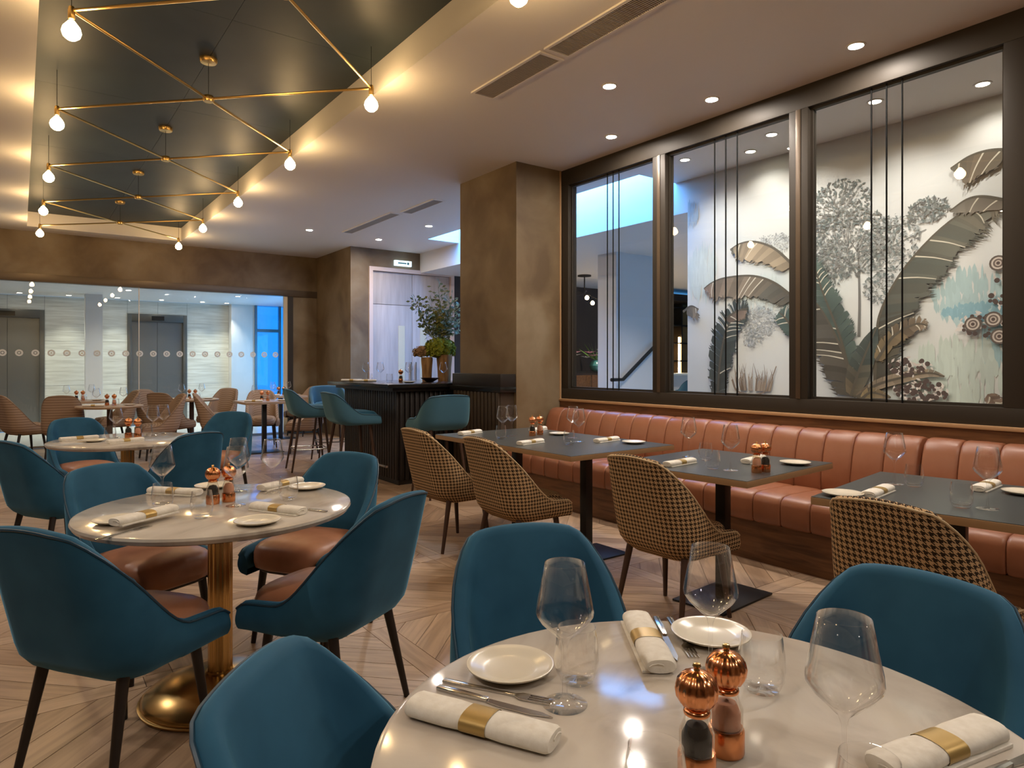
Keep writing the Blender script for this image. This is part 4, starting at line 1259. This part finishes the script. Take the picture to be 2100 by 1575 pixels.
knife.put((0.90, 2.60, Z), R(28), 'knife under the edge of the near napkin ' + RT)
fork.put((0.285, 2.60, Z), R(-58), 'fork at the end of the long napkin ' + RT)
# --- third round table
RT = 'on the second round table'
napkin.put((0.36, 5.98, Z), R(-78), 'rolled napkin with gold band ' + RT)
plate.put((0.44, 5.78, Z), 0, 'side plate ' + RT)
for x, y, l_ in ((0.60, 5.98, 'wine glass near the napkin '), (0.86, 6.02, 'wine glass near the tucked-in chair '), (0.95, 6.12, 'wine glass at the far rim ')): wine.put((x, y, Z), 0, l_ + RT)
tumb.put((0.55, 5.88, Z), 0, 'tumbler beside the napkin ' + RT); tumb.put((0.80, 5.92, Z), 0, 'tumbler beside the mills ' + RT)
pmill.put((0.68, 5.95, Z), 0, 'copper pepper mill ' + RT); smill.put((0.735, 5.88, Z), 0, 'copper salt mill ' + RT)
napkin.put((0.62, 5.60, Z), R(-70), 'rolled napkin at the near rim ' + RT)
# --- banquette tables
Z = 0.7655
RT = 'on the long charcoal double table'
for (a, c), l_ in ((((2.76, 4.45), (2.99, 4.53)), 'rolled napkin at the bar end '), (((2.74, 3.66), (2.98, 3.72)), 'napkin roll before the second houndstooth chair '), (((3.27, 3.46), (3.50, 3.50)), 'napkin roll on the banquette side by a plate '), (((3.38, 4.33), (3.56, 4.42)), 'napkin roll at the banquette-side bar end ')):
    napkin.put((*midp(a, c), Z), ang(a, c), l_ + RT)
plate.put((3.40, 4.02, Z), 0, 'white side plate among glasses ' + RT); plate.put((3.45, 3.28, Z), 0, 'white side plate at the near corner ' + RT)
for x, y, l_ in ((2.93, 4.12, 'wine glass at the bar end '), (3.05, 4.17, 'second wine glass at the bar end '), (3.33, 3.78, 'wine glass in the middle banquette side '), (3.20, 3.57, 'wine glass in the near half ')): wine.put((x, y, Z), 0, l_ + RT)
tumb.put((2.87, 4.06, Z), 0, 'tumbler at the bar end ' + RT); tumb.put((3.03, 3.48, Z), 0, 'tumbler in the near half ' + RT)
pmill.put((3.18, 4.08, Z), 0, 'copper pepper mill ' + RT); smill.put((3.27, 4.10, Z), 0, 'copper salt mill ' + RT)
RT = 'on the middle square banquette table'
napkin.put((2.93, 2.44, Z), R(-84), 'rolled napkin behind the houndstooth chair ' + RT); napkin.put((3.36, 2.27, Z), R(-76), 'rolled napkin beside the copper mills ' + RT)
plate.put((3.45, 2.07, Z), 0, 'white side plate at the banquette corner ' + RT)
wine.put((3.20, 2.60, Z), 0, 'tall wine glass at the far rim ' + RT); wine.put((2.98, 2.15, Z), 0, 'wine glass with full foot in view ' + RT)
tumb.put((3.19, 2.47, Z), 0, 'tumbler at the far rim ' + RT); tumb.put((2.95, 2.24, Z), 0, 'tumbler next to the full-footed wine glass ' + RT)
pmill.put((3.09, 2.02, Z), 0, 'copper pepper mill ' + RT); smill.put((3.03, 2.03, Z), 0, 'copper salt mill ' + RT)
RT = 'on the charcoal table by the last window'
plate.put((2.79, 1.46, Z), 0, 'white side plate overhanging near the corner ' + RT); plate.put((3.44, 1.02, Z), 0, 'white side plate next to the far napkin ' + RT)
napkin.put((2.95, 1.39, Z), R(-82), 'rolled napkin behind the chair top ' + RT); napkin.put((3.47, 1.17, Z), R(-85), 'rolled napkin on the banquette side ' + RT)
wine.put((3.25, 1.46, Z), 0, 'tall wine glass on the window side ' + RT); wine.put((2.98, 1.0, Z), 0, 'broad wine glass near the front edge ' + RT)
tumb.put((3.26, 1.38, Z), 0, 'tumbler beside the tall wine glass ' + RT); tumb.put((2.93, 1.07, Z), 0, 'tumbler beside the broad wine glass ' + RT)
# --- far tables
for (x, y, k), l_ in zip(FT, FLAB):
    zz = 0.7605 if k == 'r' else 0.7665
    on = 'on the ' + l_
    g = 'things ' + on
    wine.put((x - 0.16, y - 0.08, zz), 0, 'wine glass ' + on, g)
    wine.put((x + 0.17, y + 0.10, zz), 0, 'wine glass ' + on, g)
    tumb.put((x + 0.05, y - 0.2, zz), 0, 'tumbler ' + on)
    pmill.put((x - 0.03, y + 0.02, zz), 0, 'copper pepper mill ' + on)
    smill.put((x + 0.05, y - 0.02, zz), 0, 'copper salt mill ' + on)
    plate.put((x + 0.22, y - 0.14, zz), 0, 'side plate ' + on)
    napkin.put((x - 0.20, y - 0.18, zz), R(70), 'rolled napkin ' + on)

# ================================================================== BANQUETTE
def soft(w_, d, h_, name):
    return MB().cbox((0, 0, h_ / 2), (d, w_, h_)).mesh(name, bevel=min(0.028, w_ * .2), bseg=3, ang=80)


def channel_back():
    """one upright leather channel: rolled top, slightly leaning face"""
    w_ = 0.197; b = MB()
    prof = [(0.17, 0.42), (0.02, 0.42), (0.0, 0.45), (-0.005, 0.55), (0.02, 0.70), (0.045, 0.78), (0.07, 0.83), (0.11, 0.857), (0.16, 0.862), (0.21, 0.85), (0.235, 0.82), (0.24, 0.76), (0.24, 0.42)]
    n = len(prof); cols = [(-0.5, 0.008), (-0.475, 0.001), (-0.40, -0.002), (0, -0.004), (0.40, -0.002), (0.475, 0.001), (0.5, 0.008)]
    cx = sum(p[0] for p in prof) / n; cz = sum(p[1] for p in prof) / n
    vs = []; fs = []
    for u, o in cols:
        for x, z in prof:
            d = Vector((x - cx, z - cz)).normalized()
            vs.append((x - d.x * o, u * w_, z - d.y * o))
    for j in range(len(cols) - 1):
        for i in range(n): fs.append((j * n + i, j * n + (i + 1) % n, (j + 1) * n + (i + 1) % n, (j + 1) * n + i))
    fs += [tuple(range(n)), tuple((len(cols) - 1) * n + i for i in range(n))]
    b.add(vs, fs)
    return b.mesh('back_channel', ang=60)


def channel_seat():
    w_ = 0.197; b = MB()
    prof = [(0.62, 0.30), (0.02, 0.275), (0.004, 0.29), (0.0, 0.34), (0.0, 0.41), (0.012, 0.445), (0.045, 0.466), (0.12, 0.473), (0.40, 0.468), (0.62, 0.455)]
    n = len(prof); cols = [(-0.5, 0.007), (-0.475, 0.001), (-0.40, -0.002), (0, -0.003), (0.40, -0.002), (0.475, 0.001), (0.5, 0.007)]
    cx, cz = 0.3, 0.37
    vs = []; fs = []
    for u, o in cols:
        for x, z in prof:
            d = Vector((x - cx, (z - cz) * 4)).normalized()
            vs.append((x - d.x * o, u * w_, z - d.y * o))
    for j in range(len(cols) - 1):
        for i in range(n): fs.append((j * n + i, j * n + (i + 1) % n, (j + 1) * n + (i + 1) % n, (j + 1) * n + i))
    fs += [tuple(range(n)), tuple((len(cols) - 1) * n + i for i in range(n))]
    b.add(vs, fs)
    return b.mesh('seat_channel', ang=60)


cb, cs = channel_back(), channel_seat()
BX = 3.92
def banquette(y1, n, label):
    t = T('banquette', label, 'banquette', (BX, y1 - n * 0.2, 0))
    for k in range(n):
        ob('back_channel', cb, M['leather'], t, (0.49, 0.1 + 0.2 * k, 0))
        ob('seat_channel', cs, M['leather'], t, (0, 0.1 + 0.2 * k, 0))
    L = n * 0.2
    ob('plinth', MB().box(0.06, 0.66, 0, L, 0.0, 0.262).mesh('plinth', smooth=False), M['walnut'], t)
    ob('shadow_gap', MB().box(0.075, 0.60, 0.002, L - 0.002, 0.262, 0.283).mesh('shadow_gap'), M['gasket'], t)
    ob('back_board', MB().box(0.66, 0.74, 0.0, L, 0.0, 0.82).mesh('back_board'), M['walnut'], t)
    return t


banquette(5.46, 18, 'long channelled tan leather banquette section reaching the pillar under the windows')
banquette(1.84, 14, 'shorter channelled tan leather banquette section beyond the seam by the last window')

# ================================================================== BAR
bar = T('bar_counter', 'dark fluted bar counter with black stone top against the pillar', 'bar', (3.3, 6.62, 0))
def bp(name, mb, mt, **k):
    mb.v = [(v[0] - 3.3, v[1] - 6.62, v[2]) for v in mb.v]
    return ob(name, mb.mesh(name, **k), mt, bar)
bp('body', MB().box(3.33, 4.55, 6.63, 8.10, 0.0, 1.03), M['darkslat'])
bp('stone_top', MB().prism([(3.14, 8.24), (3.14, 6.50), (4.06, 6.50), (4.60, 6.60), (4.60, 8.24)], 1.06, 1.10), M['stone'], bevel=0.004)
bp('top_apron', MB().prism([(3.22, 8.16), (3.22, 6.56), (4.06, 6.56), (4.60, 6.62), (4.60, 8.16)], 1.02, 1.06), M['darkslat'])
sl = MB().box(-0.012, 0.018, -0.024, 0.024, 0.05, 1.02).mesh('slat', bevel=0.008); sl.materials.append(M['darkslat'])
for k in range(24):
    ob('slat', sl, M['darkslat'], bar, (0.015, 6.66 + k * 0.061 - 6.62, 0))
for k in range(12):
    ob('slat', sl, M['darkslat'], bar, (0.06 + k * 0.061, 0.0, 0), (0, 0, R(90)))
bp('kick_board', MB().box(3.32, 3.34, 6.62, 8.1, 0, 0.05), M['blackmetal'])
bp('foot_rail', MB().tube([(3.22, 6.7, 0.20), (3.22, 8.0, 0.20)], 0.014, 10), M['chrome'])
# ledge along the pillar
led = T('bar_ledge', 'dark ledge with fluted brown panel along the side of the pillar', 'ledge', (4.08, 6.0, 0))
ob('ledge_panel', MB().box(-0.17, -0.001, -0.46, 0.44, 0, 1.03).mesh('ledge_panel'), M['brownslat'], led)
ob('ledge_top', MB().box(-0.20, -0.001, -0.50, 0.48, 1.03, 1.085).mesh('ledge_top', bevel=0.004), M['stone'], led)
ob('ledge_box', MB().box(-0.19, -0.001, -0.49, 0.44, 1.085, 1.215).mesh('ledge_box', bevel=0.004), M['darkslat'], led)
sl2 = MB().box(-0.010, 0.016, -0.027, 0.027, 0.0, 1.03).mesh('slat', bevel=0.007); sl2.materials.append(M['brownslat'])
for k in range(13): ob('slat', sl2, M['brownslat'], led, (-0.18, -0.425 + k * 0.068, 0))
BZ = 1.101
for (x, y, r_), l_ in (((3.34, 7.95, 60), 'rolled napkin at the far corner of the black bar top'), ((3.42, 7.70, 66), 'second rolled napkin near the far corner of the black bar top')):
    napkin.put((x, y, BZ), R(r_), l_)
for x, y, l_ in ((3.52, 7.92, 'wine glass at the far corner of the black bar top'), (3.62, 7.72, 'wine glass before the door frame on the black bar top'), (3.72, 7.15, 'wine glass before the door leaves on the black bar top'), (4.02, 6.86, 'wine glass beside the bark vase on the black bar top')): wine.put((x, y, BZ), 0, l_)
tumb.put((3.50, 7.78, BZ), 0, 'tumbler at the far corner of the black bar top')
tumb.put((3.60, 7.42, BZ), 0, 'tumbler in the middle of the black bar top')
pmill.put((3.70, 7.32, BZ), 0, 'copper pepper mill on the black bar top')
plate.put((3.62, 6.95, BZ), 0, 'side plate in the middle of the black bar top')

# ---- big plant arrangement on the bar
rg = random.Random(5)
pa = T('plant_arrangement', 'tall moss and branch arrangement in bark vases on the bar top', 'plant', (4.22, 7.32, BZ))
for x, y, h_, r_ in ((-0.13, 0.06, 0.30, 0.065), (0.04, -0.10, 0.33, 0.075), (0.12, 0.10, 0.31, 0.07)):
    b = MB(); b.lathe([(r_ * .8, 0), (r_ * .85, 0.05), (r_ * .9, h_ * .5), (r_ * 1.05, h_ * .9), (r_, h_), (r_ * .6, h_)], 18, (x, y, 0), rib=0.12, nrib=6)
    ob('bark_vase', b.mesh('bark_vase', ang=60), M['bark'], pa)
ob('bowl', MB().lathe([(0.04, 0), (0.10, 0.035), (0.115, 0.05), (0.10, 0.048), (0, 0.02)], 24, (-0.20, -0.14, 0)).mesh('bowl'), M['darkbowl'], pa)
def moss_ball(c, r, n, mt, nm):
    b = MB()
    for _ in range(n):
        u, a = rg.uniform(-0.55, 1), rg.uniform(0, 2 * PI)
        s_ = math.sqrt(1 - u * u)
        d = Vector((s_ * math.cos(a), s_ * math.sin(a), u * 0.75))
        p = Vector(c) + d * r * rg.uniform(0.72, 1.0)
        q = d.orthogonal().normalized(); e = d.cross(q)
        k = rg.uniform(0.016, 0.034); an = rg.uniform(0, PI); q, e = q * math.cos(an) + e * math.sin(an), e * math.cos(an) - q * math.sin(an)
        b.add([p - q * k, p + e * k * .7 + d * k * .6, p + q * k, p - e * k * .7 + d * k * .6], [(0, 1, 2), (0, 2, 3)])
    b.lathe([(0, -r * .6), (r * .6, -r * .45), (r * .82, 0), (r * .6, r * .45), (0, r * .6)], 14, c)
    o = ob(nm, b.mesh(nm, smooth=False, fix=False), mt, pa); o['kind'] = 'stuff'
moss_ball((0.02, 0.0, 0.40), 0.20, 700, M['moss'], 'moss_mound')
moss_ball((-0.19, 0.10, 0.36), 0.10, 200, M['dried'], 'dried_flower_mound')
def sprig(base, top, n, mt, ls, nm, spread=0.09):
    b = MB(); base, top = Vector(base), Vector(top)
    mid_ = base.lerp(top, .5) + Vector((rg.uniform(-.05, .05), rg.uniform(-.05, .05), 0))
    pts = [base, base.lerp(mid_, .5), mid_, mid_.lerp(top, .55), top]
    b.tube(pts, 0.006, 5, r2=0.0015)
    for k in range(n):
        t = rg.uniform(0.25, 1); i = min(3, int(t * 4)); p = pts[i].lerp(pts[i + 1], t * 4 - i)
        d = Vector((rg.gauss(0, 1), rg.gauss(0, 1), rg.gauss(0.4, .7))).normalized()
        p2 = p + d * rg.uniform(0.01, spread)
        q = d.orthogonal().normalized() * ls * .38
        b.add([p2, p2 + d * ls * .5 + q, p2 + d * ls, p2 + d * ls * .5 - q], [(0, 1, 2, 3)])
        b.add([p, p2, p2 + q * .1], [(0, 1, 2)])
    ob(nm, b.mesh(nm, smooth=False, fix=False), mt, pa)
for base, top, mt in (((0.0, 0, .45), (-0.26, .12, 1.02), 'leafgreen'), ((0.0, 0, .45), (-0.10, .02, 0.98), 'olive'), ((0.02, 0, .45), (0.02, .05, 1.20), 'eucal'), ((0.03, 0, .45), (0.16, -.06, 1.02), 'eucal'), ((0.05, 0, .45), (0.25, -.02, .95), 'eucal'),
                     ((0.0, 0, .42), (-0.05, -.10, .88), 'olive'), ((0, 0, .45), (-0.16, .06, .84), 'leafgreen'), ((.05, 0, .42), (.12, .08, .90), 'leafgreen'), ((0.05, 0, .45), (0.30, -.10, .78), 'eucal'), ((0.0, .02, .45), (0.06, .02, .80), 'olive')):
    sprig(base, top, 95, M[mt], 0.058, 'branch', 0.10)

# ================================================================== ROOMS BEYOND THE STAIR
cab = T('flower_cabinet', 'brown cabinet on a white plinth under lilies, seen past the pillar through glass', 'cabinet', (9.75, 10.75, 0))
ob('body', MB().box(-0.9, 0.9, -0.25, 0.25, 0.62, 1.12).mesh('body', bevel=0.004), M['cabinet'], cab)
for k in (-1, 1): ob('door', MB().box(k * 0.45 - 0.43, k * 0.45 + 0.43, -0.268, -0.25, 0.65, 1.08).mesh('door', bevel=0.004), M['walnut'], cab)
ob('top', MB().box(-0.92, 0.92, -0.28, 0.26, 1.12, 1.15).mesh('top'), M['darkslat'], cab)
ob('plinth', MB().box(-0.95, 0.95, -0.3, 0.3, 0, 0.62).mesh('plinth', bevel=0.004), M['white'], cab)
for n_, (x, y) in enumerate(((9.25, 10.62), (10.0, 10.60))):
    v = T('lily_vase', 'teal globe vase of lilies on the brown cabinet', 'vase', (x, y, 1.15), 0, 'teal lily vases on the cabinet')
    ob('vase', MB().lathe([(0.05, 0), (0.12, 0.05), (0.15, 0.13), (0.12, 0.21), (0.07, 0.25), (0.06, 0.25)], 24).mesh('vase'), M['vaseteal'], v)
    b = MB()
    for k in range(26):
        d = Vector((rg.gauss(0, 1), rg.gauss(0, 1), rg.uniform(0.5, 2.2))).normalized(); q = d.orthogonal().normalized() * .03
        L_ = rg.uniform(.25, .55) if n_ == 1 else rg.uniform(.2, .36)
        p0 = Vector((0, 0, .24)); b.add([p0, p0 + d * L_ * .55 + q, p0 + d * L_, p0 + d * L_ * .55 - q], [(0, 1, 2, 3)])
    ob('foliage', b.mesh('foliage', smooth=False, fix=False), mat('lily_leaf', (0.16, 0.34, 0.05), .6), v)
    for k in range(7):
        a = rg.uniform(0, 2 * PI); rr = rg.uniform(.05, .22); c = Vector((rr * math.cos(a), rr * math.sin(a), rg.uniform(.28, .45)))
        b = MB()
        for j in range(6):
            th = j * PI / 3; d = Vector((math.cos(th), math.sin(th), .35)).normalized(); q = Vector((-math.sin(th), math.cos(th), 0)) * .022
            b.add([c, c + d * .09 + q * 1.5, c + d * .16 + Vector((0, 0, -.01)), c + d * .09 - q * 1.5], [(0, 1, 2, 3)])
        ob('lily_bloom', b.mesh('lily_bloom', smooth=False, fix=False), M['lily' if k % 2 else 'lilywhite'], v)
ch = T('branching_chandelier', 'dark branching chandelier with small warm bulbs beyond the first window', 'chandelier', (8.75, 9.6, 3.02))
ob('ceiling_plate', MB().lathe([(0.13, 0), (0.13, -0.025), (0, -0.03)], 20).mesh('ceiling_plate'), M['blackmetal'], ch)
ob('stem', MB().tube([(0, 0, 0), (0, 0, -0.42)], 0.012, 8).mesh('stem'), M['blackmetal'], ch)
for k, (a, z, L_) in enumerate(((20, -.40, .34), (95, -.34, .30), (165, -.46, .46), (235, -.36, .36), (300, -.50, .40))):
    x, y = L_ * math.cos(R(a)), L_ * math.sin(R(a))
    ar = ob('arm', MB().tube([(0, 0, -.36), (x * .6, y * .6, z + .04), (x, y, z), (x, y, z - .06)], 0.007, 6).mesh('arm'), M['blackmetal'], ch)
    ob('bulb', MB().lathe([(0, -.13), (.03, -.12), (.042, -.09), (.03, -.06), (.012, -.045), (0, -.045)], 14, (x, y, z - .02)).mesh('bulb'), M['bulbsmall'], ar)
# back bar shelves, counter and stool seen beside the mural edge
bb = T('back_bar_shelving', 'dark back bar shelving glowing gold, glimpsed between post and mural', 'shelving', (12.25, 10.6, 0))
ob('back_panel', MB().box(-1.2, 1.2, 0.12, 0.16, 0, 2.75).mesh('back_panel'), mat('gold_back', (0.30, 0.17, 0.06), .45), bb)
for k in range(5): ob('shelf', MB().box(-1.2, 1.2, -0.12, 0.12, 0.95 + k * .42, 0.98 + k * .42).mesh('shelf'), M['blackmetal'], bb)
for x in (-1.2, -0.4, 0.4, 1.2): ob('upright', MB().box(x - .02, x + .02, -0.13, 0.12, 0, 2.8).mesh('upright'), M['blackmetal'], bb)
for x in (-0.05, 0.30): ob('light_strip', MB().box(x + .03, x + .07, -0.10, -0.07, 1.02, 1.95).mesh('light_strip'), M['ledstrip'], bb)
ob('canopy', MB().box(-1.35, 1.35, -0.5, 0.16, 2.75, 2.9).mesh('canopy'), M['blackmetal'], bb)
bprof = [(0, 0), (.035, 0), (.037, .01), (.037, .17), (.03, .2), (.013, .23), (.012, .29), (0, .29)]
bm_ = MB().lathe(bprof, 14).mesh('bottle'); bm_.materials.append(mat('amber_bottle', (0.35, 0.15, 0.04), .15))
for k in (-2, -1, 0, 2, 3):
    o = ob('bottle', bm_, None, None, (11.40 + 0.1 * k, 10.545, 1.402 if k % 2 else 1.822)); tag(o, 'amber bottle on the glowing back bar shelves', 'bottle', 'bottles on the back bar')
ct = T('cocktail_counter', 'white topped counter with brass foot rail in the bar room beyond the mural', 'counter', (11.7, 9.5, 0))
ob('counter_front', MB().box(-1.3, 1.3, -0.2, 0.2, 0, 1.08).mesh('counter_front'), M['white'], ct)
ob('counter_top', MB().box(-1.35, 1.35, -0.28, 0.25, 1.08, 1.12).mesh('counter_top', bevel=.004), M['marblefloor'], ct)
ob('foot_rail', MB().tube([(-1.3, -0.32, 0.25), (1.3, -0.32, 0.25)], 0.025, 8).mesh('foot_rail'), M['brass'], ct)
dup(stool.r, (10.75, 8.75, 0), face(75), 'blue stool at the white counter in the bar room beyond the mural')
